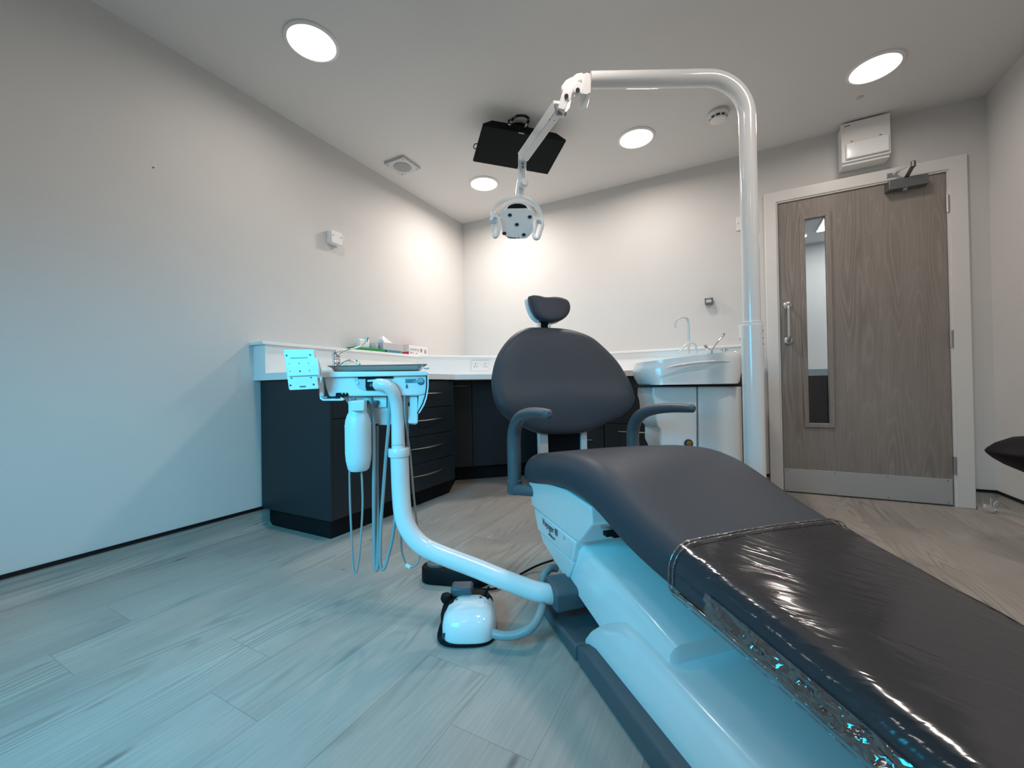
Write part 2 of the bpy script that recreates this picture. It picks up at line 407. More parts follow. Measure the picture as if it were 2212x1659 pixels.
# ---------------- door
AX0, AX1, AZ = .257, 1.294, 2.127
bm = B(); prism(bm, [(AX0, YB-.018, 0), (DX0-.012, YB-.018, 0), (DX0-.012, YB-.018, DZ+.012), (DX1+.012, YB-.018, DZ+.012), (DX1+.012, YB-.018, 0), (AX1, YB-.018, 0), (AX1, YB-.018, AZ), (AX0, YB-.018, AZ)], (0, .018, 0))
dfr = struct('trim_1', bm, 'frame', bev=.004)
bm = B(); prism(bm, [(DX0-.035, YB-.010, 0), (DX0-.003, YB-.010, 0), (DX0-.003, YB-.010, DZ+.003), (DX1+.003, YB-.010, DZ+.003), (DX1+.003, YB-.010, 0), (DX1+.035, YB-.010, 0), (DX1+.035, YB-.010, DZ+.035), (DX0-.035, YB-.010, DZ+.035)], (0, .13, 0))
obj('door_lining', bm, 'frame', dfr, bev=.002)
GX0, GX1, GZ0, GZ1 = .489, .615, .483, 1.905
bm = B()
y0, y1 = YB+.002, YB+.046
box2(bm, (DX0, y0, .006), (GX0, y1, DZ)); box2(bm, (GX1, y0, .006), (DX1, y1, DZ)); box2(bm, (GX0, y0, .006), (GX1, y1, GZ0)); box2(bm, (GX0, y0, GZ1), (GX1, y1, DZ))
door = struct('door_1', bm, 'wood')
bm = B(); w = .024
for (a, b, c, d) in ((GX0-w, GZ0-w, GX0+.006, GZ1+w), (GX1-.006, GZ0-w, GX1+w, GZ1+w), (GX0, GZ0-w, GX1, GZ0+.006), (GX0, GZ1-.006, GX1, GZ1+w)):
    box2(bm, (a, y0-.009, b), (c, y0+.03, d))
obj('glazing_bead', bm, 'wood', door, bev=.004)
bm = B(); box2(bm, (GX0, y0+.03, GZ0), (GX1, y0+.036, GZ1)); obj('glass_pane', bm, 'glass', door)
bm = B(); box2(bm, (DX0+.004, y0-.0025, .010), (DX1-.004, y0, .167)); kp = obj('kick_plate', bm, 'kick', door, bev=.001)
for x in (.36, .63, .9, 1.18):
    for z in (.022, .155):
        bm = B(); lathe(bm, [(.003, 0), (.003, .001)], (x, y0-.0025, z), (0, -1, 0), 8); obj('screw', bm, 'ink', kp)
for z in (1.843, 1.021, .253):
    bm = B(); cyl(bm, (DX1+.003, YB-.012, z-.052), (DX1+.003, YB-.012, z+.052), .0075, 12); box2(bm, (DX1+.002, YB-.011, z-.052), (DX1+.03, YB-.009, z+.052))
    for k in range(1, 5): lathe(bm, [(.0082, 0), (.0082, .002)], (DX1+.003, YB-.012, z-.052+k*.021), (0, 0, 1), 12)
    obj('hinge', bm, 'steel', door)
# pull handle
bm = B(); hx = .386
pts = [(hx, YB, 1.315), (hx, YB-.035, 1.315), (hx, YB-.055, 1.295), (hx, YB-.058, 1.27), (hx, YB-.058, 1.12), (hx, YB-.055, 1.085), (hx, YB-.035, 1.065), (hx, YB, 1.065)]
tube(bm, curve(pts, 5), .0095, 14)
for z in (1.315, 1.065): lathe(bm, [(.027, 0), (.027, .004), (.022, .008), (.012, .009)], (hx, y0, z), (0, -1, 0), 28)
obj('pull_handle', bm, 'steel', door)
# door closer: the body is fixed to the leaf
dc = thing('door_closer', (1.015, YB, 1.98), 'silver overhead door closer with folded arm at the top of the grey oak door', 'door closer')
bm = B(); prism(bm, [(.918, YB, 1.975), (.925, YB-.062, 1.975), (1.108, YB-.062, 1.975), (1.113, YB, 1.975)], (0, 0, .058)); obj('closer_body', bm, 'closer', dc, bev=.002)
bm = B(); lathe(bm, [(.013, 0), (.013, .008), (.006, .012)], (1.008, YB-.035, 1.975), (0, 0, -1)); obj('spindle_cap', bm, 'chrome', dc)
bm = B(); prism(bm, [(1.000, YB-.045, 2.034), (1.022, YB-.045, 2.034), (1.032, YB-.125, 2.074), (1.012, YB-.125, 2.074)], (0, 0, .008)); lathe(bm, [(.012, -.01), (.012, .022), (.006, .026)], (1.021, YB-.125, 2.076)); obj('main_arm', bm, 'closer', dc, bev=.001)
bm = B(); tube(bm, [(1.021, YB-.125, 2.092), (.962, YB-.045, 2.083)], .0055, 10); box2(bm, (.925, YB-.03, 2.070), (.975, YB-.016, 2.092)); tube(bm, [(.972, YB-.058, 2.083), (.955, YB-.02, 2.083)], .008, 10); obj('link_arm', bm, 'chrome', dc)

# room beyond the glass
for nm_, a_, b_ in (('wall_far', (-1.4, 6.05, 0), (2.6, 6.15, HC)), ('wall_far_left', (-1.4, YB+.12, 0), (-1.3, 6.05, HC)), ('wall_far_right', (2.5, YB+.12, 0), (2.6, 6.05, HC))):
    bm = B(); box2(bm, a_, b_); struct(nm_, bm, 'wall')
bm = B(); box2(bm, (-1.4, YB+.05, HC), (2.6, 6.15, HC+.05)); struct('ceiling.001', bm, 'ceil')
bm = B(); box2(bm, (-.6, 5.2, .838), (2.4, 6.04, .905)); setp(obj('worktop', bm, 'top'), 'white worktop in the room beyond the narrow door glass', 'worktop')
bm = B(); box2(bm, (-.6, 5.24, .001), (2.4, 6.04, .835)); setp(obj('base_cabinet', bm, 'screen'), 'black cabinet seen through the lower part of the door glass', 'cabinet')
p0_ = PZ(HC, 1772, 480)
pl = thing('ceiling_panel_light', (p0_.x+.28, p0_.y, HC), 'square white lit ceiling panel seen at the top of the door glass', 'ceiling light')
bm = B(); box2(bm, (p0_.x, p0_.y-.3, HC-.012), (p0_.x+.6, p0_.y+.3, HC)); obj('frame', bm, 'whitem', pl)
bm = B(); box2(bm, (p0_.x+.015, p0_.y-.285, HC-.014), (p0_.x+.585, p0_.y+.285, HC-.011)); obj('diffuser', bm, 'panel', pl)

# ================================================================== CEILING THINGS
def downlight(x, y, label):
    t = thing('ceiling_downlight', (x, y, HC), label, 'ceiling light', 'round lit ceiling downlights')
    bm = B(); lathe(bm, [(.108, .0), (.122, 0), (.122, -.004), (.116, -.009), (.108, -.010), (.105, -.004)], (x, y, HC), (0, 0, 1), 48); obj('bezel', bm, 'whitem', t)
    bm = B(); lathe(bm, [(.106, -.0035), (.106, -.0065)], (x, y, HC), (0, 0, 1), 48); obj('diffuser', bm, 'disc', t)
    return t
d0 = downlight(-1.735, 1.28, 'round lit downlight nearest the left wall and the viewer, at top left')
def dl(x, y, label):
    c = copy_tree(d0, None, Vector((x+1.735, y-1.28, 0))); c['label'] = label; return c
dl(-1.735, 2.845, 'small round lit downlight below the ceiling screen, nearest the room corner')
dl(-.515, 2.835, 'round lit downlight between the ceiling screen and the smoke alarm')
dl(.73, 2.835, 'round lit downlight above the fuse box and door')
for i, (x, y) in enumerate(((-.515, 1.28), (.73, 1.28), (-1.735, -.3), (-.515, -.3), (.73, -.3))):
    dl(x, y, ['round lit downlight overhead above the dental chair', 'round lit downlight overhead by the right wall', 'round lit downlight behind the viewpoint by the left wall', 'round lit downlight behind the viewpoint in the middle', 'round lit downlight behind the viewpoint by the right wall'][i])

# extractor grille
vc = Vector((-2.112, 2.302, HC)); t = thing('ceiling_vent', vc, 'square grey extractor grille with round mesh near the left wall', 'vent')
bm = B(); box2(bm, vc-Vector((.093, .093, .02)), vc+Vector((.093, .093, 0))); obj('cover', bm, 'paleg', t, bev=.003)
bm = B(); lathe(bm, [(.064, -.0205), (.064, -.0215)], vc, (0, 0, 1), 40); g = obj('mesh_backing', bm, 'greyp', t)
bm = B()
for k in range(-8, 9):
    h = math.sqrt(max(0, .064**2-(k*.0072)**2))
    if h < .01: continue
    box2(bm, vc+Vector((k*.0072-.0011, -h, -.0245)), vc+Vector((k*.0072+.0011, h, -.0212)))
    box2(bm, vc+Vector((-h, k*.0072-.0011, -.0240)), vc+Vector((h, k*.0072+.0011, -.0212)))
obj('mesh', bm, 'paleg', g)
for sx in (-1, 1):
    for sy in (-1, 1):
        bm = B(); lathe(bm, [(.004, 0), (.004, .002)], vc+Vector((sx*.074, sy*.074, -.02)), (0, 0, -1), 10); obj('screw', bm, 'ink', t)

# smoke alarm
sc = Vector((-.018, 2.822, HC)); t = thing('smoke_alarm', sc, 'round white smoke alarm with dark side slots on the ceiling', 'smoke alarm')
bm = B(); lathe(bm, [(.058, 0), (.060, -.004), (.060, -.012), (.056, -.014)], sc); obj('base', bm, 'paleg', t)
bm = B(); lathe(bm, [(.056, -.013), (.057, -.024), (.054, -.030), (.045, -.030), (.045, -.044), (.047, -.046), (.043, -.052), (.02, -.057), (.0, -.057)], sc); obj('cap', bm, 'whitem', t)
bm = B(); lathe(bm, [(.0462, -.031), (.0462, -.043)], sc); obj('slots', bm, 'ink', t)
for k in range(10):
    bm = B(); a = k*math.pi/5; box(bm, sc+Vector((math.cos(a)*.048, math.sin(a)*.048, -.037)), (.008, .006, .015), Matrix.Rotation(a, 4, 'Z')); obj('rib', bm, 'whitem', t)
q = PZ(HC, 1857, 210); bm = B(); lathe(bm, [(.016, 0), (.016, -.003), (.006, -.010), (.0, -.011)], q, (0, 0, 1), 20); setp(obj('sprinkler_rose', bm, 'paleg', loc=q), 'tiny round ceiling fixing below the downlight by the door', 'ceiling fixing')
# ceiling screen
A, Bq, Cq, Dq = PZ(2.345, 1044, 270), PZ(2.345, 1223, 305), PZ(2.262, 1183, 377), PZ(2.262, 1022, 349)
t = thing('ceiling_monitor', (A+Cq)/2+Vector((0, 0, .1)), 'black flat screen hung tilted under the ceiling with looped cable', 'monitor')
nrm = (Bq-A).cross(Dq-A).normalized(); nrm = -nrm if nrm.z > 0 else nrm
bm = B(); prism(bm, [A, Bq, Cq, Dq], -nrm*.018); obj('housing', bm, 'screen', t, bev=.003)
bm = B(); c4 = (A+Bq+Cq+Dq)/4
prism(bm, [c4+(p-c4)*.965+nrm*.0008 for p in (A, Bq, Cq, Dq)], -nrm*.002); obj('screen_panel', bm, 'screen', t)
ed = (Bq-A).normalized(); bm = B()
pts = [A-nrm*.015, A+ed*.06-nrm*.055, A+ed*.2-nrm*.06, Bq-ed*.06-nrm*.055, Bq-nrm*.015]
inn = (Dq-A).normalized()
prism(bm, pts, inn*.05); prism(bm, [A+ed*.1+inn*.02-nrm*.02, Bq-ed*.1+inn*.02-nrm*.02, Cq-ed*.12-inn*.06-nrm*.02, Dq+ed*.12-inn*.06-nrm*.02], -nrm*.03)
obj('rear_cover', bm, 'screen', t, bev=.004)
bm = B(); box(bm, c4+Vector((0, 0, .105)), (.10, .10, .10)); lathe(bm, [(.07, 0), (.07, .02)], Vector((c4.x, c4.y, HC-.02))); obj('ceiling_bracket', bm, 'black', t, bev=.004)
bm = B(); k0 = A+ed*.17-nrm*.05; k1 = A+ed*.27-nrm*.05
tube(bm, curve([k0, D(1.72, 1103, 263), D(1.66, 1115, 251), D(1.66, 1133, 250), D(1.68, 1142, 257), D(1.74, 1138, 268), k1], 6), .0055, 10); obj('cable', bm, 'cable', t)
bm = B(); tube(bm, [k0, D(1.73, 1102, 263)], .010, 10); obj('plug', bm, 'black', t)
bm = B(); prism(bm, [A+ed*.225+inn*.001-nrm*.002+nrm*.0035, A+ed*.262+inn*.001+nrm*.0015, A+ed*.262+inn*.007+nrm*.0015, A+ed*.225+inn*.007+nrm*.0015], nrm*.0006); obj('badge', bm, 'paleg', t)
bm = B(); tube(bm, curve([A+inn*.14-nrm*.01, A+inn*.15-ed*.018-nrm*.01, A+inn*.175-ed*.018-nrm*.01, A+inn*.18-nrm*.01], 4), .003, 8); obj('side_clip', bm, 'black', t)

# ================================================================== WALL THINGS
# fuse box
t = thing('fuse_box', (.80, YB, 2.16), 'white wall-mounted fuse box above the door with flap cover', 'fuse box')
bm = B(); box2(bm, (.687, YB-.095, 2.168), (.925, YB, 2.438)); obj('enclosure', bm, 'whitem', t, bev=.006)
bm = B(); box2(bm, (.683, YB-.108, 2.185), (.927, YB-.093, 2.440)); fc = obj('front_cover', bm, 'whitem', t, bev=.005)
bm = B(); box2(bm, (.702, YB-.122, 2.200), (.917, YB-.107, 2.305)); obj('flap', bm, 'white', fc, bev=.008, seg=3)
for a_, b_, nm_ in (((.73, YB-.110, 2.312), (.742, YB-.107, 2.316), 'slot'), ((.872, YB-.110, 2.312), (.884, YB-.107, 2.316), 'slot'), ((.700, YB-.109, 2.417), (.730, YB-.1075, 2.423), 'badge')):
    bm = B(); box2(bm, a_, b_); obj(nm_, bm, 'greyp', fc)
# junction box on the left wall
p = PX(XL+.055, 716, 497); a_ = Vector((XL+.055, 1.80, 1.80))
JY0, JY1, JZ0, JZ1 = 1.845, 1.945, 1.760, 1.850
t = thing('junction_box', (XL, (JY0+JY1)/2, (JZ0+JZ1)/2), 'white square junction box with two screws on the left wall', 'junction box')
p1, p2, p3 = PX(XL+.05, 716, 495), PX(XL+.05, 740, 503), PX(XL+.05, 715, 522)
JY0, JY1, JZ1, JZ0 = p1.y, p2.y, p1.z, p3.z
bm = B(); box2(bm, (XL, JY0, JZ0), (XL+.05, JY1, JZ1)); obj('box', bm, 'white', t, bev=.004)
for yy in (JY0+.014, JY1-.014):
    bm = B(); lathe(bm, [(.0035, 0), (.0035, .0015)], (XL+.05, yy, (JZ0+JZ1)/2+.008), (1, 0, 0), 10); obj('screw', bm, 'ink', t)
q = PX(XL, 331, 362); bm = B(); lathe(bm, [(.003, 0), (.003, .003)], q, (1, 0, 0), 8); setp(obj('wall_screw', bm, 'ink', loc=q), 'tiny dark screw head alone on the left wall', 'screw')
# small dark sensor on the back wall
t = thing('wall_bracket', (-.11, YB, 1.4), 'small dark grey wall bracket on the back wall above the basin', 'bracket')
bm = B(); box2(bm, (-.139, YB-.045, 1.372), (-.083, YB, 1.420)); obj('body', bm, 'greyp', t, bev=.006)
bm = B(); box2(bm, (-.128, YB-.048, 1.385), (-.094, YB-.044, 1.405)); obj('front_plate', bm, 'paleg', t)
for x in (-.134, -.088):
    bm = B(); box2(bm, (x-.004, YB-.0475, 1.410), (x+.004, YB-.0445, 1.418)); obj('corner_pad', bm, 'ink', t)
for (a, b, lab) in (((1590, 470), (1604, 497), 'white switch plate high on the back wall, half behind the light pole'), ((1596, 702), (1612, 730), 'white socket plate just above the worktop, half behind the light pole')):
    p, q = PY(YB, *a), PY(YB, *b)
    t = thing('wall_plate', ((p.x+q.x)/2, YB, (p.z+q.z)/2), lab, 'wall plate')
    bm = B(); box2(bm, (p.x, YB-.009, q.z), (p.x+.086, YB, p.z-.002)); obj('plate', bm, 'white', t, bev=.002)
    bm = B(); lathe(bm, [(.003, 0), (.003, .001)], (p.x+.012, YB-.009, (p.z+q.z)/2), (0, -1, 0), 8); obj('screw', bm, 'ink', t)
p, q = PY(YB, 1644, 792), PY(YB, 1652, 806)
t = thing('wall_switch', ((p.x+q.x)/2, YB, (p.z+q.z)/2), 'small white switch box low between the light pole and door frame', 'switch')
bm = B(); box2(bm, (p.x-.05, YB-.03, q.z), (q.x, YB, p.z)); obj('box', bm, 'white', t, bev=.003)
bm = B(); box2(bm, (p.x-.03, YB-.034, q.z+.015), (q.x-.02, YB-.029, p.z-.015)); obj('rocker', bm, 'white', t)

# ================================================================== CABINETS AND WORKTOP
ZT0, ZT1 = .835, .875
bm = B(); slab(bm, [(XL, 1.345), (-1.75, 1.345), (-1.75, 2.415), (-1.345, 2.82), (.12, 2.82), (.12, YB), (XL, YB)], ZT0, ZT1)
setp(obj('worktop', bm, 'top', bev=.002), 'long white L-shaped worktop with cut-off corner along left and back walls', 'worktop')
bm = B(); slab(bm, [(XL, 1.347), (-2.255, 1.347), (-2.255, 2.61), (-1.525, 3.34), (.11, 3.34), (.11, YB), (XL, YB)], ZT1, 1.033)
setp(obj('upstand', bm, 'top', bev=.001), 'white boxed upstand behind the worktop, turning diagonally at the corner', 'upstand')
bm = B(); slab(bm, [(XL, 1.322), (-2.236, 1.322), (-2.236, 2.602), (-1.517, 3.321), (.115, 3.321), (.115, YB), (XL, YB)], 1.0332, 1.050)
setp(obj('ledge', bm, 'top', bev=.002), 'narrow white ledge capping the upstand, with boxes standing on it', 'ledge')
# twin socket on the diagonal upstand
a_, b_ = Vector((-2.255, 2.61, 0)), Vector((-1.525, 3.34, 0)); dd = (b_-a_).normalized(); nn = Vector((dd.y, -dd.x, 0))
def onupst(x, y):
    d = ray(x, y); k = (a_-CAMP).dot(nn)/d.dot(nn); return CAMP + d*k
s0, s1 = onupst(1018, 779), onupst(1056, 800)
t = thing('twin_socket', (s0+s1)/2, 'white twin socket on the diagonal corner of the upstand', 'socket')
bm = B(); zz0, zz1 = s1.z, s0.z; prism(bm, [Vector((p.x, p.y, z)) for p, z in ((s0, zz0), (s1, zz0), (s1, zz1), (s0, zz1))], nn*.010); obj('plate', bm, 'white', t, bev=.002)
cw = s1-s0; cw.z = 0; ln = cw.length; cm = (s0+s1)/2
bm = B()
for sd in (-1, 1):
    for ox, oz in ((0, .012), (-.011, -.012), (.011, -.012)):
        bm = B(); box(bm, cm+dd*(sd*ln*.28+ox)+nn*.0105+Vector((0, 0, oz+.001)), (.005, .003, .008), Matrix.Rotation(math.pi/4, 4, 'Z')); obj('pin_hole', bm, 'ink', t)
for sd in (-1, 1):
    bm = B(); box(bm, cm+dd*(sd*ln*.11)+nn*.011+Vector((0, 0, .018)), (.012, .004, .018), Matrix.Rotation(math.pi/4, 4, 'Z')); obj('rocker', bm, 'white', t)

def handle(parent, a, b, out, m='steel', bow=.022, sag=0):
    a, b, out = Vector(a), Vector(b), Vector(out); n = 12; pts = []
    for k in range(n+1):
        s = k/n; pts.append(a+(b-a)*s + out*(bow*math.sin(math.pi*s)+.004) )
    bm = B(); tube(bm, pts, [.0018+.0032*math.sin(math.pi*k/n) for k in range(n+1)], 8, squash=1.0)
    return obj('handle', bm, m, parent)
PTH = .018
# left run: unit with sham drawer and door, then a bank of four drawers
t = thing('base_cabinet', (-2.05, 1.6, 0), 'charcoal end cabinet under the left end of the worktop, nearest the viewer', 'cabinet')
bm = B(); box2(bm, (XL+.01, 1.378, .112), (-1.772, 1.396, .833)); obj('end_panel', bm, 'cab', t, bev=.001)
bm = B(); box2(bm, (XL+.01, 1.397, .115), (-1.795, 1.825, .831)); obj('carcass', bm, 'black', t)
bm = B(); box2(bm, (-1.793, 1.398, .628), (-1.773, 1.826, .829)); obj('drawer_front', bm, 'cab', t, bev=.001)
bm = B(); box2(bm, (-1.793, 1.398, .114), (-1.773, 1.826, .624)); dr = obj('door', bm, 'cab', t, bev=.001); handle(dr, (-1.773, 1.46, .585), (-1.773, 1.76, .585), (1, 0, 0))
t = thing('drawer_unit', (-2.05, 2.13, 0), 'charcoal bank of four drawers with bowed steel handles, on the left wall', 'drawers')
bm = B(); box2(bm, (XL+.01, 1.828, .115), (-1.795, 2.412, .831)); obj('carcass', bm, 'black', t)
bm = B(); box2(bm, (XL+.01, 2.413, .112), (-1.772, 2.431, .833)); obj('end_panel', bm, 'cab', t, bev=.001)
zs = (.829, .647, .466, .288, .110)
for k in range(4):
    bm = B(); box2(bm, (-1.793, 1.829, zs[k+1]+.002), (-1.773, 2.411, zs[k]-.002)); dr = obj('drawer', bm, 'cab', t, bev=.001)
    zh = (.741, .567, .389, .214)[k]; handle(dr, (-1.773, 1.965, zh), (-1.773, 2.298, zh), (1, 0, 0), bow=.030)
# corner unit, diagonal front set back below the worktop
e0, e1 = Vector((-2.03, 2.675, 0)), Vector((-1.25, 3.40, 0)); ev = (e1-e0).normalized(); en = Vector((ev.y, -ev.x, 0))
t = thing('corner_cabinet', (e0+e1)/2, 'dark set-back corner cabinet with diagonal doors beneath the worktop', 'cabinet')
bm = B(); prism(bm, [e0-en*.02, e1-en*.02, Vector((-1.25, 3.43, 0)), Vector((-2.35, 3.43, 0)), Vector((-2.35, 2.675, 0))], (0, 0, .718)); bmesh.ops.translate(bm, verts=bm.verts, vec=(0, 0, .113)); obj('carcass', bm, 'black', t)
Ld = (e1-e0).length; cuts = (0.004, .36*Ld*.62, .62*Ld, Ld)
s1_ = (PZ(.5, 1045, 900)); 
cut = .215
for i, (a, b) in enumerate(((0.004, cut-.002), (cut+.002, .62), (.624, Ld))):
    bm = B(); prism(bm, [e0+ev*a+Vector((0, 0, .125)), e0+ev*b+Vector((0, 0, .125)), e0+ev*b+Vector((0, 0, .828)), e0+ev*a+Vector((0, 0, .828))], -en*.018); dr = obj('door', bm, 'cab', t, bev=.001)
    if i == 0: handle(dr, e0+ev*.02+Vector((0, 0, .792)), e0+ev*.19+Vector((0, 0, .792)), en, m='greyp', bow=.012)
# back run
YF = 2.86
def backunit(name, x0, x1, zsplit, hz, hx, lab):
    t = thing(name, ((x0+x1)/2, YF+.25, 0), lab, 'cabinet')
    bm = B(); box2(bm, (x0+.001, YF+.02, .112), (x1-.001, YB-.01, .832)); obj('carcass', bm, 'black', t)
    bm = B(); box2(bm, (x0+.002, YF, zsplit+.002), (x1-.002, YF+.018, .829)); obj('door', bm, 'cab', t, bev=.001)
    bm = B(); box2(bm, (x0+.002, YF, .114), (x1-.002, YF+.018, zsplit-.002)); dr = obj('drawer', bm, 'cab', t, bev=.001)
    handle(dr, (hx[0], YF, hz), (hx[1], YF, hz), (0, -1, 0), bow=.024)
backunit('base_cabinet', -1.235, -.782, .470, .383, (-1.15, -.865), 'charcoal back-wall cabinet hidden mostly behind the backrest')
backunit('base_cabinet', -.780, -.20, .505, .452, (-.683, -.30), 'charcoal back-wall cabinet between the backrest and the white cuspidor')
backunit('base_cabinet', -.198, .11, .505, .452, (-.14, .05), 'charcoal back-wall cabinet end unit behind the cuspidor and light pole')
# plinths
bm = B(); slab(bm, [(XL+.004, 1.425), (-1.836, 1.425), (-1.836, 2.44), (-2.03, 2.79), (-2.03, YB-.05), (XL+.004, YB-.05)], .001, .111)
# plinth pieces along the three runs
setp(obj('plinth', bm, 'plinth', bev=.002), 'black recessed plinth under the left cabinets', 'plinth')
bm = B(); prism(bm, [e0+Vector((-.02, .10, .001)), e1+Vector((-.02, .10, .001)), e1+Vector((0, .03+.1, .001)), e0+Vector((-.02, .16, .001))], (0, 0, .11))
bm.free(); bm = B(); q0, q1 = Vector((-2.028, 2.80, 0)), Vector((-1.375, 3.395, 0)); prism(bm, [q0, q1, Vector((-1.375, 3.42, 0)), Vector((-2.028, 3.42, 0))], (0, 0, .112)); setp(obj('plinth', bm, 'plinth', bev=.001), 'black diagonal plinth below the corner cabinet', 'plinth')
bm = B(); box2(bm, (-1.225, 2.92, .001), (.10, 3.42, .111)); setp(obj('plinth', bm, 'plinth', bev=.001), 'black plinth below the back-wall cabinets', 'plinth')

# ---------------- mixer tap on the left worktop
tp = PX(-2.16, 727, 792); bx, by = -2.16, tp.y
t = thing('mixer_tap', (bx, by, ZT1), 'chrome mixer tap with long elbow lever on the left worktop', 'tap')
c0 = Vector((bx, by, ZT1))
bm = B(); lathe(bm, [(.030, 0), (.030, .006), (.026, .012), (.024, .05), (.025, .085), (.027, .09)], c0); obj('body', bm, 'chrome', t)
bm = B(); lathe(bm, [(.0, .152), (.012, .15), (.022, .138), (.027, .12), (.027, .105), (.024, .094), (.018, .09)], c0); obj('dome', bm, 'chrome', t)
sp_end = PX(-2.10, 750, 784)
bm = B(); tube(bm, curve([c0+Vector((.01, .01, .04)), c0+Vector((.05, .045, .075)), c0+Vector((.085, .075, .078)), c0+Vector((.10, .085, .062))], 5), [.016]*4+[.015]*4+[.013]*8, 14); lathe(bm, [(.015, 0), (.015, .016)], c0+Vector((.10, .085, .046))); obj('spout', bm, 'chrome', t)
l0, l1, l2, l3 = c0+Vector((.01, .02, .122)), D((Vector((bx+.05, by+.06, 1.05))-CAMP).dot(f2), 740, 757), None, None
dep = (c0-CAMP).dot(f2)
bm = B(); tube(bm, curve([D(dep, 732, 765), D(dep+.02, 752, 756), D(dep+.05, 776, 749), D(dep+.07, 788, 741), D(dep+.08, 792, 735)], 5), .0045, 10); tube(bm, [D(dep+.08, 791, 738), D(dep+.08, 793.5, 728.5)], [.009, .010], 12); obj('lever', bm, 'chrome', t)
bm = B(); lathe(bm, [(.007, 0), (.007, .002)], D(dep-.030, 724.5, 764), -FH, 14); obj('indicator', bm, 'blue', t)

# ---------------- things on the ledge
ZL = 1.0505
def ledge_box(name, y0, y1, x0, x1, z0, z1, m, lab, cat):
    bm = B(); box2(bm, (x0, y0, z0), (x1, y1, z1)); return setp(obj(name, bm, m, loc=((x0+x1)/2, (y0+y1)/2, z0), bev=.002), lab, cat)
bm = B(); slab(bm, [(-2.25, 1.955), (-2.345, 1.965), (-2.345, 2.20), (-2.245, 2.235)], ZL, ZL+.022); t = setp(obj('plastic_tray', bm, 'green', loc=(-2.3, 2.1, ZL), bev=.004), 'green shallow plastic tray on the ledge behind the tap', 'tray')
bm = B(); box2(bm, (-2.325, 2.03, ZL+.0225), (-2.285, 2.125, ZL+.085)); setp(obj('dispenser_carton', bm, 'white', loc=(-2.3, 2.07, ZL+.0225), bev=.010, seg=3), 'small white rounded carton standing on the green tray', 'carton')
bm = B(); lathe(bm, [(.0, 0), (.030, 0), (.032, .004), (.033, .04), (.031, .04), (.0, .036)], (-2.30, 2.172, ZL+.0225)); 
setp(obj('clear_pot', bm, 'paleg', loc=(-2.30, 2.172, ZL+.0225)), 'pale grey round pot on the green tray beside the tissue box', 'pot')
ledge_box('blue_wallet', 2.25, 2.40, -2.34, -2.245, ZL, ZL+.018, 'blue', 'flat blue plastic wallet under the grey tissue box', 'wallet')
t = thing('tissue_box', (-2.29, 2.33, ZL+.0185), 'grey tissue box with a white tissue pulled up, resting on blue wallet', 'tissue box')
bm = B(); box2(bm, (-2.335, 2.215, ZL+.0185), (-2.248, 2.425, ZL+.073)); obj('carton', bm, 'grey', t, bev=.002)
bm = B(); 
tis = [[(-2.305, 2.225, 0), (-2.255, 2.235, 0), (-2.25, 2.32, 0), (-2.29, 2.335, 0)], [(-2.30, 2.215, .022), (-2.262, 2.22, .028), (-2.262, 2.29, .018), (-2.285, 2.30, .015)], [(-2.285, 2.235, .050), (-2.275, 2.237, .052), (-2.274, 2.252, .048), (-2.284, 2.252, .047)]]
loft(bm, [[Vector(p)+Vector((0, 0, ZL+.0735)) for p in r] for r in tis]); obj('tissue', bm, 'tissue', t, smooth=10)
t = thing('glove_box', (-2.28, 2.58, ZL), 'white and pink carton of gloves with small printed symbols on the ledge', 'box')
gp = [PX(-2.243, 885, 743), PX(-2.243, 926, 748)]
y0g, y1g = 2.505, 2.60
pA, pB = Vector((-2.345, 2.45, ZL)), Vector((-2.262, 2.505, ZL))
pA = D(2.95, 884, 766); pA.z = ZL; pB = D(2.98, 926, 768); pB.z = ZL
pC = pB+Vector((-.045, .06, 0)); pD = pA+Vector((-.045, .06, 0))
pA, pB = PX(-2.255, 884, 765), None
pA.z = ZL; pB = pA + Vector((.018, .232, 0)).normalized()*.0
# front face turned slightly towards the room
pB = Vector((-2.262, pA.y+.235, ZL)); pC = Vector((-2.335, pB.y+.0, ZL)); pD = Vector((-2.335, pA.y, ZL))
h = .078
bm = B(); prism(bm, [pA, pB, pC, pD], (0, 0, h)); gb = obj('carton', bm, 'card', t, bev=.001)
bm = B(); prism(bm, [pD+Vector((.004, -.0008, .004)), pA+Vector((-.004, -.0008, .004)), pA+Vector((-.004, -.0008, .024)), pD+Vector((.004, -.0008, .024))], (0, -.0006, 0)); prism(bm, [p+Vector((0, 0, h+.0005)) for p in (pA+Vector((-.006, .0, 0)), pB+Vector((-.03, -.1, 0)), pC+Vector((.004, -.1, 0)), pD)], (0, 0, .001)); obj('pink_end', bm, 'pink', gb)
fr = (pB-pA).normalized(); fo = Vector((fr.y, -fr.x, 0))
bm = B()
def mark(s, z, w, hh): 
    p = pA+fr*s+fo*.0008+Vector((0, 0, z)); prism(bm, [p, p+fr*w, p+fr*w+Vector((0, 0, hh)), p+Vector((0, 0, hh))], fo*.0005)
for k in range(6): mark(.012+k*.020, .040, .009, .004); mark(.015+k*.020, .045, .003, .009); mark(.013+k*.02, .034, .007, .002)
for k in range(5): mark(.14, .030+k*.006, .022+(k % 2)*.006, .0025); mark(.19, .022+k*.007, .03-(k % 2)*.008, .0025)
mark(.018, .012, .010, .009); mark(.036, .014, .02, .003); mark(.085, .012, .014, .004)
obj('printed_symbols', bm, 'ink', gb)

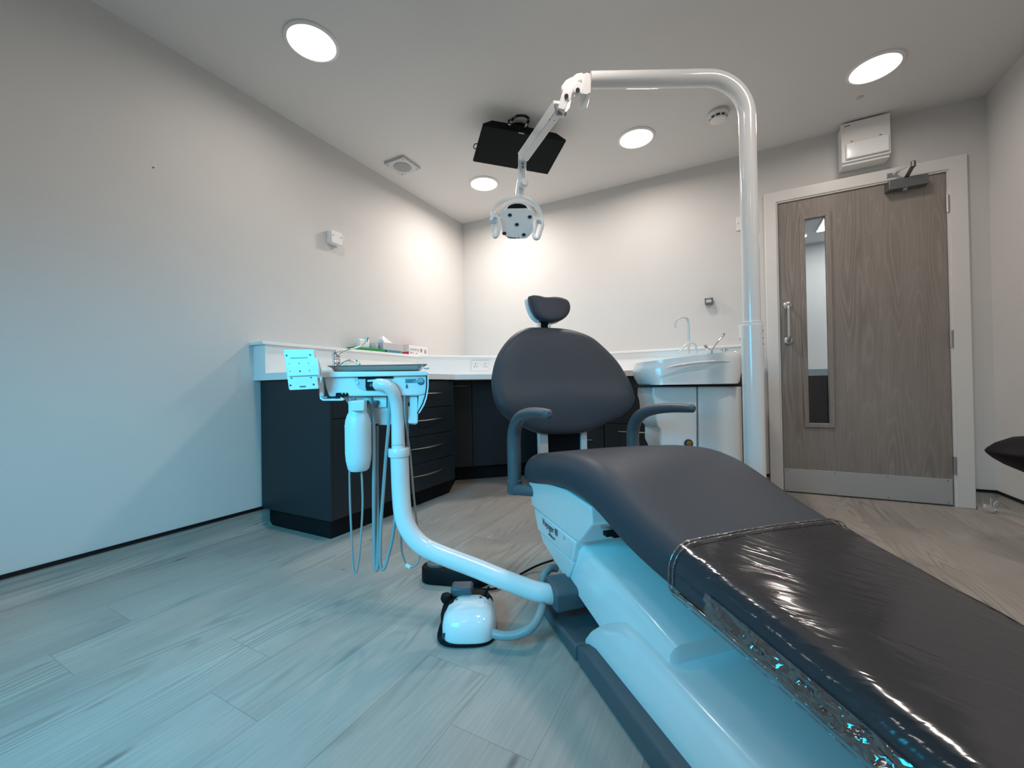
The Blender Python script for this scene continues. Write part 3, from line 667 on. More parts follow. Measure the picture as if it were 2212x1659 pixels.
# ================================================================== DENTAL CHAIR
ch = thing('dental_chair', F(.85, .78, 0), 'charcoal upholstered dental chair with white lift housing, leg rest towards the viewer', 'dental chair')
VC = .78
def rring(u, vc, hw, zt, zb, rt, rb, crown=.004, n=7):
    """rounded cushion section in the v-z plane at station u"""
    P = []
    def arc(cv, cz, r0, a0, a1):
        for k in range(n): 
            a = a0+(a1-a0)*k/(n-1); P.append((cv+r0*math.cos(a), cz+r0*math.sin(a)))
    arc(vc+hw-rt, zt-rt, rt, 0, math.pi/2)
    for k in range(1, 6):
        s = k/6; P.append((vc+hw-rt-(2*hw-2*rt)*s, zt+crown*math.sin(math.pi*s)))
    arc(vc-hw+rt, zt-rt, rt, math.pi/2, math.pi)
    arc(vc-hw+rb, zb+rb, rb, math.pi, 1.5*math.pi)
    for k in range(1, 4):
        s = k/4; P.append((vc-hw+rb+(2*hw-2*rb)*s, zb))
    arc(vc+hw-rb, zb+rb, rb, 1.5*math.pi, 2*math.pi)
    return [F(u, v, z) for v, z in P]
def lerpk(tab, u):
    tab = sorted(tab)
    if u <= tab[0][0]: return tab[0][1:]
    for a, b in zip(tab, tab[1:]):
        if u <= b[0]:
            t_ = (u-a[0])/(b[0]-a[0]); t_ = t_*t_*(3-2*t_) if False else t_
            return [p+(q-p)*t_ for p, q in zip(a[1:], b[1:])]
    return tab[-1][1:]
#        u     top   bottom  halfwidth  top radius
SEC = [(-.10, .265, .190, .19, .05), (0.0, .292, .215, .195, .05), (.20, .335, .255, .203, .05), (.40, .383, .300, .215, .05), (.55, .415, .332, .228, .052), (.66, .442, .352, .240, .055),
       (.76, .470, .372, .250, .058), (.85, .502, .395, .257, .06), (.93, .538, .428, .262, .065), (1.0, .560, .448, .265, .07), (1.08, .568, .457, .266, .07), (1.20, .560, .452, .266, .07),
       (1.32, .543, .432, .265, .07), (1.45, .520, .405, .262, .07), (1.55, .500, .388, .257, .07)]
def smoothsec(u):
    w = [(-.04, 1), (0, 2), (.04, 1)]; acc = [0]*4
    for d, k in w:
        for i, v in enumerate(lerpk(SEC, u+d)): acc[i] += v*k/4
    return acc
rings = []
us = [-.10+i*(1.65/44) for i in range(45)]
def endring(u, k, s):      # shrink sections at the ends
    zt, zb, hw, rt = smoothsec(u); mid = (zt+zb)/2
    return rring(s, VC, hw-k, zt-k*.75, zb+k*.45, max(.012, min(rt, (zt-zb)*.62)*(1-k*6)), .022*(1-k*6)+.004)
rings.append(endring(-.10, .05, -.135)); rings.append(endring(-.10, .028, -.128)); rings.append(endring(-.10, .010, -.115))
for u in us:
    zt, zb, hw, rt = smoothsec(u); rings.append(rring(u, VC, hw, zt, zb, min(rt, (zt-zb)*.66), .024))
for k, du in ((.008, .020), (.022, .036), (.042, .046), (.062, .050)): rings.append(endring(1.55, k, 1.55+du))
bm = B(); loft(bm, rings); obj('seat', bm, 'vinyl', ch, smooth=70)
# clear protective sheet over the leg rest (rests on the chair: a thing of its own)
CU = .690
def shellring(u, grow, slant=0):
    zt, zb, hw, rt = smoothsec(u); return rring(u, VC, hw+grow, zt+grow, zb-grow*2, min(rt, (zt-zb)*.66), .024)
def slantring(s, grow):
    P = []
    for p in shellring(s, grow):
        v = (p.x+p.y)*S2; u = (-p.x+p.y)*S2; P.append(p)
    return P
pc = thing('protective_cover', F(.3, VC, .44), 'clear glossy plastic cover pulled over the leg rest of the dental chair', 'plastic cover')
rg = [shellring(-.10+i*((CU+.10)/26), .0032) for i in range(27)]
bm = B()
vr = [[bm.verts.new(p + Vector((0, 0, .0012*math.sin(j*1.7+i*.9)))) for i, p in enumerate(r)] for j, r in enumerate(rg)]
n = len(vr[0])
for a, b in zip(vr, vr[1:]):
    for i in range(n): face(bm, (a[i], a[(i+1) % n], b[(i+1) % n], b[i]))
obj('sheet', bm, 'film', pc, smooth=80)
bm = B(); pts = shellring(CU, .004); pts = pts[:26]
tube(bm, pts, .0022, 6); tube(bm, [p-UD*.012+Vector((0, 0, .0005)) for p in pts], .0012, 6)
obj('hem', bm, 'filmw', pc, smooth=80)
bm = B(); edge = []
for i in range(34):
    u = CU-.01-i*.023; zt, zb, hw, rt = smoothsec(u); edge.append(F(u, VC-hw-.004, zb+.012))
tube(bm, edge, .0024, 6); tube(bm, [p+Vector((0, 0, -.010))-VD*.001 for p in edge], .0012, 6); obj('side_seam', bm, 'filmw', pc, smooth=80)
# loose wrinkled side of the sheet below the top edge of the leg rest
bm = B(); rows = []
for i in range(90):
    u = .60-i*.0078; zt, zb, hw, rt = smoothsec(u); row = []
    amp = .004+.006*min(1, i/45)
    for k in range(8):
        s = k/7; wv = amp*(math.sin(i*.55+k*1.3)+.7*math.sin(i*.93-k*2.1))*math.sin(math.pi*s)
        row.append(bm.verts.new(F(u, VC-hw-.0065-wv*.8-.004*math.sin(math.pi*s), zb+.014+(zt-zb)*.50*s)))
    rows.append(row)
for a, b in zip(rows, rows[1:]):
    for k in range(7): face(bm, (a[k], a[k+1], b[k+1], b[k]))
obj('wrinkled_side', bm, 'filmw', pc, smooth=80)

# base
def uzprism(poly, v0, v1):
    bm = B(); prism(bm, [F(u, v0, z) for u, z in poly], VD*(v1-v0)); return bm
bs = obj('base', uzprism([(1.045, .001), (1.318, .001), (1.318, .024), (1.30, .034), (1.045, .047)], .492, 1.07), 'based', ch, bev=.008, seg=3)
obj('base_front', uzprism([(.10, .001), (1.040, .001), (1.040, .050), (.99, .064), (.10, .064)], .495, 1.065), 'based', ch, bev=.008, seg=3)
# lower housing, lift arm and carriage
low = [(1.075, .030), (1.060, .058), (1.03, .092), (.985, .128), (.930, .162), (.885, .186), (.82, .190), (.70, .185), (.50, .176), (.25, .166), (.08, .160), (.08, .030)]
def shaped(poly, v0, v1, ch_, taper=.0):
    """u-z profile across v with chamfered long edges"""
    c = Vector((sum(p[0] for p in poly)/len(poly), sum(p[1] for p in poly)/len(poly), 0))
    def ring(v, k): 
        out = []
        for u, z in poly:
            zz = z if z < c.y else z-k
            out.append(F(u+(c.x-u)*min(1, k*1.2), v, zz))
        return out
    bm = B(); loft(bm, [ring(v0, ch_), ring(v0+ch_*.35, ch_*.35), ring(v0+ch_, 0), ring(v1-ch_, 0), ring(v1-ch_*.35, ch_*.35), ring(v1, ch_)]); return bm
obj('lower_housing', shaped(low, .528, 1.03, .030), 'white', ch, smooth=35)
lift = [(1.28, .142), (1.014, .096), (.90, .078), (.72, .078), (.72, .225), (.80, .240), (1.20, .292), (1.28, .300)]
obj('lift_arm', shaped(lift, .560, 1.0, .022), 'white', ch, smooth=35)
# carriage: rear shell that carries the seat, tapering down
def lv(v, zs): return v
def tapered(poly, v0, v1, m, name, lean=.0, bev=.006, parent=None):
    bm = B(); a = [F(u, v0+lean*(.40-z), z) for u, z in poly]; b = [F(u, v1-lean*(.40-z), z) for u, z in poly]
    loft(bm, [a, b]); return obj(name, bm, m, parent or ch, bev=bev, seg=3)
tapered([(1.545, .385), (1.53, .300), (1.115, .300), (1.02, .385), (1.02, .437), (1.18, .445), (1.545, .41)], .538, 1.02, 'white', 'carriage_upper', .05)
tapered([(1.50, .2985), (1.470, .222), (1.165, .222), (1.130, .2985)], .536, 1.02, 'white', 'carriage_middle', .05)
tapered([(1.462, .2205), (1.428, .185), (1.235, .135), (1.205, .16), (1.168, .2205)], .540, 1.02, 'white', 'carriage_lower', .05)
bm = B(); lathe(bm, [(.006, 0), (.006, .002), (.004, .003)], F(1.215, .5410, .283), -VD, 14); obj('cap', bm, 'paleg', ch)
bm = B(); box(bm, F(1.10, .64, .330), (.10, .03, .004), Matrix.Rotation(math.radians(135), 4, 'Z')); box(bm, F(1.04, .75, .348), (.02, .32, .012), Matrix.Rotation(math.radians(135), 4, 'Z')); obj('gap_lining', bm, 'black', ch)
text('model_lettering', 'Voyager III', F(1.405, .5395, .268), -UD, (0, 0, 1), .032, 'ink', ch)
text('maker_lettering', '\u25CFbelmont', F(1.345, .5395, .247), -UD, (0, 0, 1), .013, 'ink', ch)

# backrest
def outline(px, u):
    return [PU(u, x, y) for x, y in px]
bp = [(1169, 708), (1132.6, 710), (1099, 731), (1071.6, 767), (1058.5, 808), (1057.5, 842), (1066, 876), (1085, 899), (1113, 915.5), (1152, 933), (1182, 938), (1224, 938), (1266, 932), (1307, 913), (1340, 893), (1356, 868), (1355, 845), (1346, 820), (1324, 781), (1293, 746), (1266, 725), (1224, 711.5)]
def back_u(z): return 1.79+(z-.55)*.30
ol = []
for x, y in bp:
    p = PU(1.8, x, y)
    for _ in range(6): p = PU(back_u(p.z), x, y)
    ol.append(((p.x+p.y)*S2, p.z))
ol3 = curve([Vector((a, b, 0)) for a, b in ol], 5, closed=True); ol = [(p.x, p.y) for p in ol3]
cv = sum(p[0] for p in ol)/len(ol); cz = sum(p[1] for p in ol)/len(ol)
def pillow(ol, cv, cz, ufun, th_f, th_b, dish=.0, band=None):
    rings = []
    prof = [(.02, 1), (.25, 1), (.5, 1), (.7, .985), (.82, .95), (.90, .86), (.955, .68), (.985, .42), (1, .10), (.99, -.2), (.965, -.5), (.92, -.75), (.82, -.93), (.5, -1), (.02, -1)]
    for s, k in prof:
        r_ = []
        for v, z in ol:
            vv, zz = cv+(v-cv)*s, cz+(z-cz)*s
            th = th_f*k if k > 0 else th_b*k
            u = ufun(zz) - th - (dish*((vv-cv)/.35)**2 if dish else 0)
            if band and k > 0: u -= band*math.exp(-((zz-.70)/.075)**2)*k
            r_.append(F(u, vv, zz))
        rings.append(r_)
    bm = B(); loft(bm, rings); return bm
bk = obj('backrest', pillow(ol, cv, cz, back_u, .045, .045, .035, .016), 'vinyl', ch, smooth=80)
bko = [(cv+(v-cv)*.9, cz+(z-cz)*.9) for v, z in ol]
obj('back_shell', pillow(bko, cv, cz, lambda z: back_u(z)+.055, .02, .03, .035), 'white', bk, smooth=80)
# support between seat and backrest
def ppoly(dep_u, pts, off, name, m, par, bev=.002):
    bm = B(); prism(bm, [PU(dep_u, x, y) for x, y in pts], off); return obj(name, bm, m, par, bev=bev)
ppoly(1.80, [(1164, 925), (1184, 925), (1186, 1000), (1166, 1000)], UD*.03, 'back_bracket', 'white', ch, .004)
ppoly(1.80, [(1256, 920), (1268, 920), (1270, 1000), (1256, 1000)], UD*.03, 'back_bracket', 'white', ch, .004)
ppoly(1.815, [(1184, 920), (1257, 920), (1257, 1010), (1186, 1010)], UD*.02, 'back_support', 'black', ch)
bm = B(); box(bm, F(1.66, VC, .425), (.20, .26, .05), Matrix.Rotation(math.radians(45), 4, 'Z')); obj('hinge_block', bm, 'based', ch, bev=.01)
# headrest
hp = [(1141, 641), (1156, 640), (1174, 643.6), (1196, 643), (1213, 645.5), (1225, 653), (1228.5, 668), (1223, 683), (1208, 694), (1184, 698), (1163, 692), (1150, 678), (1142, 657)]
def hu(z): return 1.965+(z-1.1)*.25
ho = []
for x, y in hp:
    p = PU(1.96, x, y)
    for _ in range(6): p = PU(hu(p.z), x, y)
    ho.append(((p.x+p.y)*S2, p.z))
ho3 = curve([Vector((a, b, 0)) for a, b in ho], 5, closed=True); ho = [(p.x, p.y) for p in ho3]
hcv = sum(p[0] for p in ho)/len(ho); hcz = sum(p[1] for p in ho)/len(ho)
hd = obj('headrest', pillow(ho, hcv, hcz, hu, .045, .02), 'vinyl', ch, smooth=80)
hso = [(hcv-.006+(v-hcv)*1.0, hcz-.006+(z-hcz)*1.0) for v, z in ho]
obj('headrest_shell', pillow(hso, hcv-.006, hcz-.006, lambda z: hu(z)+.035, .016, .02), 'white', hd, smooth=80)
bm = B(); a = PU(1.97, 1163, 690); b = PU(1.97, 1190, 712); prism(bm, [PU(1.975, x, y) for x, y in ((1167, 690), (1187, 690), (1187, 716), (1167, 716))], UD*.025); nk = obj('neck', bm, 'black', hd)
ppoly(1.97, [(1163, 696), (1169, 696), (1169, 710), (1163, 710)], UD*.03, 'neck_side', 'chrome', nk, .002)
ppoly(1.97, [(1184, 698), (1190, 698), (1190, 710), (1184, 710)], UD*.03, 'neck_side', 'chrome', nk, .002)
# armrests
def armrest(v, s):
    k = [(1.605, .392), (1.605, .47), (1.607, .53), (1.598, .585), (1.560, .630), (1.50, .658), (1.42, .674), (1.33, .682), (1.25, .684), (1.215, .684)]
    pts = [F(u, v, z) for u, z in k]; pts = curve(pts, 5); n = len(pts)
    rad = []
    for i in range(n):
        t_ = i/(n-1); rad.append(.0285-.0135*max(0, (t_-.30)/.70) if i < n-2 else (.012 if i == n-2 else .008))
    bm = B(); tube(bm, pts, rad, 18, squash=1.0); a = obj('armrest', bm, 'armr', ch)
    bm = B(); lathe(bm, [(.020, .385), (.026, .39), (.0275, .395), (.0275, .36), (.025, .345), (.0, .345)][::-1] if False else [(.012, .330), (.027, .334), (.0315, .345), (.0315, .391), (.029, .393)], F(1.605, v, 0)); 
    p0, p1 = F(1.605, v, .357), F(1.50, v+s*.075, .362); tube(bm, [p0, F(1.57, v+s*.012, .357), F(1.53, v+s*.04, .36), p1], [.024, .023, .022, .022], 14)
    obj('arm_socket', bm, 'armr', a)
armrest(.497, 1); armrest(1.063, -1)

# ================================================================== DELIVERY UNIT
du = thing('delivery_unit', F(1.05, .44, .12), 'white instrument delivery unit on a bent white floor tube left of the chair', 'dental unit')
bm = B(); prism(bm, [F(u, .486, z) for u, z in ((1.155, .078), (1.155, .134), (1.165, .142), (1.24, .156), (1.25, .150), (1.25, .078))], VD*.2); obj('mounting_block', bm, 'armr', du, bev=.006, seg=3)
path = [(1.318, 1206, 1285), (1.300, 1194, 1284), (1.290, 1170, 1280), (1.295, 1144, 1273), (1.312, 1085, 1250.5), (1.335, 1028, 1227), (1.36, 940, 1193), (1.365, 906, 1173), (1.37, 884, 1146), (1.375, 871, 1112), (1.38, 866, 1060), (1.38, 864, 1010), (1.38, 862.5, 978)]
pts = curve([D(*p) for p in path], 6)
bm = B(); tube(bm, pts, .0305, 32); obj('lower_tube', bm, 'gloss', du)
cpt = D(1.38, 861.5, 977); UP = Vector((0, 0, 1))
bm = B(); lathe(bm, [(.030, -.014), (.035, -.013), (.036, -.010), (.036, .012), (.034, .015), (.023, .016)], cpt, (0, 0, 1), 36); obj('collar', bm, 'gloss', du)
p2_ = [(1.38, 861, 975), (1.38, 860, 950), (1.38, 859.5, 915), (1.375, 858, 890), (1.365, 855, 866), (1.35, 848, 846), (1.34, 836, 834), (1.34, 824, 831), (1.35, 816, 830.5)]
pts = curve([D(*p) for p in p2_], 6); n = len(pts)
bm = B(); tube(bm, pts, [.0225-.0025*(i/n) for i in range(n)], 28); obj('upper_tube', bm, 'gloss', du)
bm = B(); lathe(bm, [(.0228, 0), (.0232, .002), (.0228, .004)], D(1.38, 860.3, 961), (0, 0, 1)); obj('tube_ring', bm, 'paleg', du)
ED = (FH-RH*.30).normalized()
def tp_(px, dep=1.36, ln=.26, m='white', name='body', par=None, bev=.003, seg=2):
    bm = B(); prism(bm, [D(dep, x, y) for x, y in px], ED*ln); return obj(name, bm, m, par or du, bev=bev, seg=seg)
hb = tp_([(698, 814), (924, 810), (923, 852), (905, 855), (711, 857), (704, 838)], 1.365, .25, 'white', 'unit_head', bev=.006, seg=3)
tp_([(694, 805.5), (697, 803), (921, 801.5), (924.5, 804), (924.5, 811), (697, 815.5), (694, 813)], 1.35, .29, 'white', 'top_rim', hb, .003, 3)
tp_([(742, 857), (905, 855), (903, 912), (899, 917.5), (881, 916), (876, 913), (845, 916), (842, 919), (818, 918), (812, 912), (790, 914), (762, 890)], 1.40, .16, 'white', 'lower_body', hb, .004, 3)
tp_([(905, 852), (924, 850), (922, 862), (917, 876), (907, 892), (902, 893)], 1.37, .20, 'white', 'side_shell', hb, .003)
# thin outer guard with dark gasket line
gl_ = [(926, 811), (926, 836), (923, 856), (917, 874), (906, 893)]
bm = B(); prism(bm, [D(1.352, x, y) for x, y in gl_]+[D(1.352, x-3.0, y-.5) for x, y in gl_[::-1]], ED*.26); obj('side_guard', bm, 'white', hb)
bm = B(); prism(bm, [D(1.3525, x-2.6, y) for x, y in gl_]+[D(1.3525, x-5.0, y-.5) for x, y in gl_[::-1]], ED*.02); obj('gasket', bm, 'black', hb)
# recess with mounting bracket
tp_([(764, 815), (768, 830), (776, 840), (788, 844.5), (846, 843), (846, 815)], 1.3635, .003, 'paleg', 'recess_plate', hb, .001)
tp_([(773, 811.8), (849, 810.8), (849, 817.5), (773, 818.5)], 1.360, .006, 'black', 'recess_slot', hb, .0005)
tp_([(789.5, 818), (812, 818), (812, 824), (815, 840), (832, 842), (832, 843.5), (791, 843.5), (789.5, 836)], 1.358, .006, 'black', 'bracket_plate', hb, .001)
bm = B(); cyl(bm, D(1.355, 802, 832), D(1.345, 802, 832), .006); obj('bolt', bm, 'greyp', hb)
tp_([(793, 820.5), (826, 817.5), (834, 821), (834, 842), (812, 839), (810, 825), (793, 825)], 1.357, .028, 'gloss', 'tube_bracket', hb, .002)
tp_([(725, 850.5), (727, 848.5), (751, 848.5), (752.5, 856), (725, 858.5)], 1.361, .02, 'black', 'latch', hb, .001)
for x in (739, 746.5):
    bm = B(); cyl(bm, D(1.362, x, 850), D(1.357, x, 850), .0025, 10); obj('pin', bm, 'paleg', hb)
bm = B(); lathe(bm, [(.0045, 0), (.0045, .003)], D(1.3630, 772, 827), -FH, 14); obj('button', bm, 'whitem', hb)
tp_([(875, 818.5), (898.5, 818), (899, 827), (875, 827.5)], 1.3635, .0015, 'label', 'text_label', hb, .0002)
bm = B()
for k in range(3): prism(bm, [D(1.3625, 877.5, 820.5+k*2.4), D(1.3625, 896-k*2, 820.2+k*2.4), D(1.3625, 896-k*2, 821.1+k*2.4), D(1.3625, 877.5, 821.4+k*2.4)], FH*.0005)
obj('label_lines', bm, 'ink', hb)
bm = B(); lathe(bm, [(.0118, 0), (.0118, .001)], D(1.3632, 908.5, 824), -FH, 32); rl = obj('round_label', bm, 'ink', hb)
bm = B(); lathe(bm, [(.0098, 0), (.0098, .0006)], D(1.3622, 908.5, 824), -FH, 32); obj('round_label_face', bm, 'paleg', rl)
bm = B()
for x0, x1, y0_, y1_ in ((904, 913, 820.5, 821.4), (903.5, 913.5, 823, 824)): prism(bm, [D(1.3614, x0, y0_), D(1.3614, x1, y0_), D(1.3614, x1, y1_), D(1.3614, x0, y1_)], FH*.0003)
lo = [D(1.3614, 908.5+6.2*math.cos(a), 824+6.2*math.sin(a)) for a in [math.pi*(.08+.84*k/12) for k in range(13)]]; prism(bm, lo, FH*.0003); obj('round_label_print', bm, 'navy', rl)
bm = B()   # walking figure symbol
def quad(a, b, w):
    ax_, ay_, bx_, by_ = *a, *b; l = math.hypot(bx_-ax_, by_-ay_); nx, ny = -(by_-ay_)/l*w, (bx_-ax_)/l*w
    prism(bm, [D(1.3635, ax_+nx, ay_+ny), D(1.3635, bx_+nx, by_+ny), D(1.3635, bx_-nx, by_-ny), D(1.3635, ax_-nx, ay_-ny)], FH*.0006)
for a, b, w in (((878.5, 831.8), (878.5, 835.5), 1.2), ((878.5, 835), (876.3, 839), .7), ((878.5, 835), (880.8, 839), .7), ((878.5, 832.5), (875.8, 834.6), .5), ((878.5, 832.5), (881.3, 834.6), .5)): quad(a, b, w)
lathe(bm, [(.0015, 0), (.0015, .0006)], D(1.3632, 878.6, 830.4), -FH, 12); obj('figure_symbol', bm, 'ink', hb)
bm = B(); lathe(bm, [(.0068, 0), (.0068, .002)], D(1.398, 885, 873), -FH, 24); obj('dark_port', bm, 'ink', hb)
tp_([(885, 856), (902, 855.5), (902, 915), (881, 914), (881, 880), (885, 878)], 1.385, .03, 'white', 'lower_cover', hb, .002)
tp_([(786, 858), (835, 857), (835, 880), (786, 881)], 1.392, .012, 'whitem', 'valve_plate', hb, .001)
for x in (791.5, 813.5):
    bm = B(); cyl(bm, D(1.385, x, 865), D(1.385, x, 872), .0068, 18); cyl(bm, D(1.385, x, 872), D(1.385, x-.2, 880.5), .0042, 14); obj('valve_stem', bm, 'armr', hb)
# water bottle
bo = D(1.345, 775, 1017); zt = D(1.345, 775, 866).z - bo.z
bm = B(); s_ = 1.345/878
lathe(bm, [(.010, 0), (.027, .001), (.034, .008), (.0395, .035), (.0415, .06), (.0415, .150), (.0395, .168), (.034, .185), (.029, .195), (.029, zt)], bo, (0, 0, 1), 36); bt = obj('water_bottle', bm, 'bottle', du)
tp_([(757.5, 866), (787, 865), (787, 885), (785, 888), (761, 888.5), (757.5, 886)], 1.305, .06, 'bottle', 'bottle_cap', bt, .004, 3)
# swing bracket for the control pad
tp_([(689, 812), (697, 814.5), (698.5, 855.5), (690, 857)], 1.352, .03, 'white', 'pad_bracket', du, .001)
tp_([(690, 857), (736, 857.5), (745, 862.5), (740, 866), (697, 866), (690.5, 862)], 1.345, .05, 'white', 'bracket_foot', du, .003)
tp_([(693, 858.3), (703, 857.8), (717, 861.5), (700, 862)], 1.344, .004, 'greyp', 'bracket_slot', du, .0005)
tp_([(706, 857), (735, 856.5), (735, 860.5), (728, 861), (706, 860)], 1.343, .01, 'black', 'hinge_clip', du, .0005)
bm = B(); tube(bm, [D(1.345, 761, 862), D(1.345, 768, 862)], .006, 12); obj('clamp', bm, 'greyp', du)
# control pad, seen from behind
pd = tp_([(612, 756.5), (614, 755.5), (676, 754.5), (678, 756), (688, 838), (686.5, 840), (627, 842.8), (624, 841)], 1.30, .022, 'white', 'control_pad', du, .004, 3)
tp_([(616, 775.5), (686.5, 773), (689.5, 810), (622, 813)], 1.292, .006, 'white', 'pad_plate', pd, .001)
tp_([(626, 772.5), (664, 771.3), (664, 774), (627, 775)], 1.2985, .002, 'label', 'pad_slot', pd, .0003)
tp_([(647, 833.8), (660, 833.3), (660, 836.2), (647.5, 836.6)], 1.2985, .002, 'armr', 'pad_slot', pd, .0003)
tp_([(687, 773.5), (694, 800), (696, 812), (691.5, 830), (690.5, 800)], 1.31, .006, 'white', 'pad_arm', pd, .001)
for x, y, r_, dp_ in ((619, 768, .0028, 1.2995), (670, 766.7, .0028, 1.2995), (629.5, 816.8, .0022, 1.2995), (672, 815.5, .0022, 1.2995), (627.5, 832.5, .0030, 1.2995), (677.5, 830.5, .0030, 1.2995), (624.5, 785.5, .0010, 1.2915), (646, 785, .0016, 1.2915), (666.5, 784.5, .0013, 1.2915), (626.5, 801.5, .0012, 1.2915), (648, 801.7, .0024, 1.2915), (668.5, 800.3, .0014, 1.2915)):
    bm = B(); lathe(bm, [(r_, 0), (r_, .001)], D(dp_, x, y), -FH, 12); obj('screw_hole', bm, 'ink', pd)
# hanging instrument hoses
def hose(pts, r, name='hose'):
    bm = B(); tube(bm, curve([D(*p) for p in pts], 7), r, 12); return obj(name, bm, 'hose', du, label=None)
hose([(1.36, 757, 860), (1.34, 755.5, 920), (1.335, 755, 1000), (1.335, 756, 1080), (1.335, 759.5, 1160), (1.335, 763, 1222), (1.335, 767, 1238), (1.335, 772, 1228), (1.335, 778, 1180), (1.335, 783, 1100), (1.335, 782.5, 1050), (1.34, 780.5, 1012)], .0034)
hose([(1.39, 800, 858), (1.37, 806, 900), (1.36, 808, 970), (1.36, 807.5, 1070), (1.36, 808, 1150), (1.36, 809.5, 1215), (1.36, 812.5, 1232), (1.36, 816, 1215), (1.37, 816, 1130), (1.38, 814, 1040), (1.39, 814.5, 920)], .0062)
hose([(1.39, 841, 858), (1.37, 840, 910), (1.36, 834, 980), (1.36, 828, 1060), (1.36, 823, 1130), (1.36, 821, 1200), (1.36, 824, 1228), (1.36, 831, 1225), (1.37, 840, 1195), (1.375, 848, 1160), (1.38, 854, 1100), (1.40, 856, 960), (1.40, 857, 880)], .0056)
hose([(1.37, 873.5, 852), (1.37, 875, 890), (1.40, 880, 940), (1.41, 886, 980), (1.41, 892, 1050), (1.42, 897, 1100), (1.43, 903, 1150), (1.43, 907, 1190), (1.43, 905, 1208), (1.42, 898, 1220), (1.42, 889, 1225), (1.42, 878, 1219), (1.42, 868, 1190), (1.42, 867, 1140), (1.42, 872, 1060), (1.42, 880, 960), (1.40, 881, 915)], .0036)
bm = B(); tube(bm, [D(1.418, 876, 1220), D(1.418, 886, 1226)], .0062, 14); obj('hose_clip', bm, 'white', du)
# instrument tray
tr = thing('instrument_tray', D(1.45, 815, 803), 'stainless steel instrument tray on top of the delivery unit', 'tray')
zt_ = D(1.35, 815, 800.6).z+.0016
o_ = D(1.37, 815, 800); o_.z = zt_
def tring(hw, y0_, y1_, z, r=.02):
    P = []
    for cx, cy, a0 in ((hw-r, y1_-r, 0), (-hw+r, y1_-r, 90), (-hw+r, y0_+r, 180), (hw-r, y0_+r, 270)):
        for k in range(6):
            a = math.radians(a0+18*k); P.append(o_ + RH*(cx+r*math.cos(a)) + ED*(cy+r*math.sin(a)) + Vector((0, 0, z)))
    return P
bm = B(); loft(bm, [tring(.149, .005, .20, 0), tring(.158, -.003, .208, .014), tring(.168, -.012, .217, .0165), tring(.169, -.013, .218, .0185), tring(.157, -.002, .207, .0175), tring(.149, .006, .199, .002)]); obj('tray_body', bm, 'steel', tr)
bm = B(); tube(bm, curve([D(1.365, 905, 797), D(1.36, 913, 793), D(1.36, 921, 796), D(1.36, 927, 794.5)], 4), .0032, 10); obj('clip', bm, 'chrome', tr)

# ================================================================== FOOT CONTROLS
fo_ = PZ(0, 1008, 1390); fcx = Vector(((-.776-.658)/2-.0, (.985+1.087)/2+.04, 0))
fd = Vector((-.776, .985, 0))-Vector((-.658, 1.087, 0)); 
ex_ = RH; ey_ = FH
t = thing('foot_control', (fcx.x, fcx.y, 0), 'white domed foot control with black rear lever on the floor', 'foot control')
c_ = Vector((-.738, 1.072, 0))
def se_ring(cx, cy, rx, ry, z, p=3.2, n=40, lean=0):
    P = []
    for k in range(n):
        a = 2*math.pi*k/n; c, s = math.cos(a), math.sin(a)
        P.append(c_ + ex_*(cx+rx*math.copysign(abs(c)**(2/p), c)) + ey_*(cy+ry*math.copysign(abs(s)**(2/p), s)) + Vector((0, 0, z + lean*s)))
    return P
bm = B(); loft(bm, [se_ring(-.004, .008, .088, .088, .002), se_ring(-.004, .008, .092, .092, .006), se_ring(-.004, .008, .092, .092, .012), se_ring(-.004, .008, .082, .083, .014)]); obj('base_plate', bm, 'black', t)
bm = B(); loft(bm, [se_ring(.004, .0, .082, .080, .011), se_ring(.004, .0, .084, .082, .02), se_ring(.004, .002, .083, .081, .046), se_ring(.004, .005, .079, .077, .065), se_ring(.004, .010, .068, .067, .079), se_ring(.004, .014, .046, .047, .087), se_ring(.004, .016, .015, .016, .089)]); dm = obj('dome', bm, 'gloss', t)
bm = B(); loft(bm, [se_ring(-.006, .036, .085, .070, .012), se_ring(-.006, .040, .086, .070, .050), se_ring(-.006, .046, .080, .062, .070), se_ring(-.006, .060, .066, .044, .084)]); obj('rear_housing', bm, 'black', t)
bm = B(); box(bm, c_-ex_*.030+ey_*.085+Vector((0, 0, .088)), (.072, .055, .045), Matrix.Rotation(YAW, 4, 'Z')); obj('pedal_head', bm, 'armr', t, bev=.008, seg=3)
bm = B(); lathe(bm, [(.0, 0), (.014, .003), (.018, .014), (.014, .026), (.0, .03)], c_-ex_*.078+ey_*.045+Vector((0, 0, .072))); obj('knob', bm, 'black', t)
bm = B(); tube(bm, [c_+ex_*.045+ey_*.06+Vector((0, 0, .080)), c_+ex_*.062+ey_*.06+Vector((0, 0, .112))], [.005, .0045], 10); lathe(bm, [(.010, 0), (.010, .008), (.006, .012)], c_+ex_*.045+ey_*.06+Vector((0, 0, .078))); obj('toggle', bm, 'black', t)
bm = B(); lathe(bm, [(.004, 0), (.004, .002)], c_-ex_*.042+ey_*.030+Vector((0, 0, .0885)), (-.2, -.2, 1), 12); obj('amber_light', bm, 'amber', dm)
bm = B(); lathe(bm, [(.0042, 0), (.0042, .002)], c_+ex_*.036+ey_*.040+Vector((0, 0, .0885)), (.1, -.2, 1), 12); obj('dark_button', bm, 'ink', dm)
bm = B(); lathe(bm, [(.012, 0), (.012, .002)], c_-ex_*.064-ey_*.062+Vector((0, 0, .024)), -ex_*.5-ey_, 16); obj('port', bm, 'ink', dm)
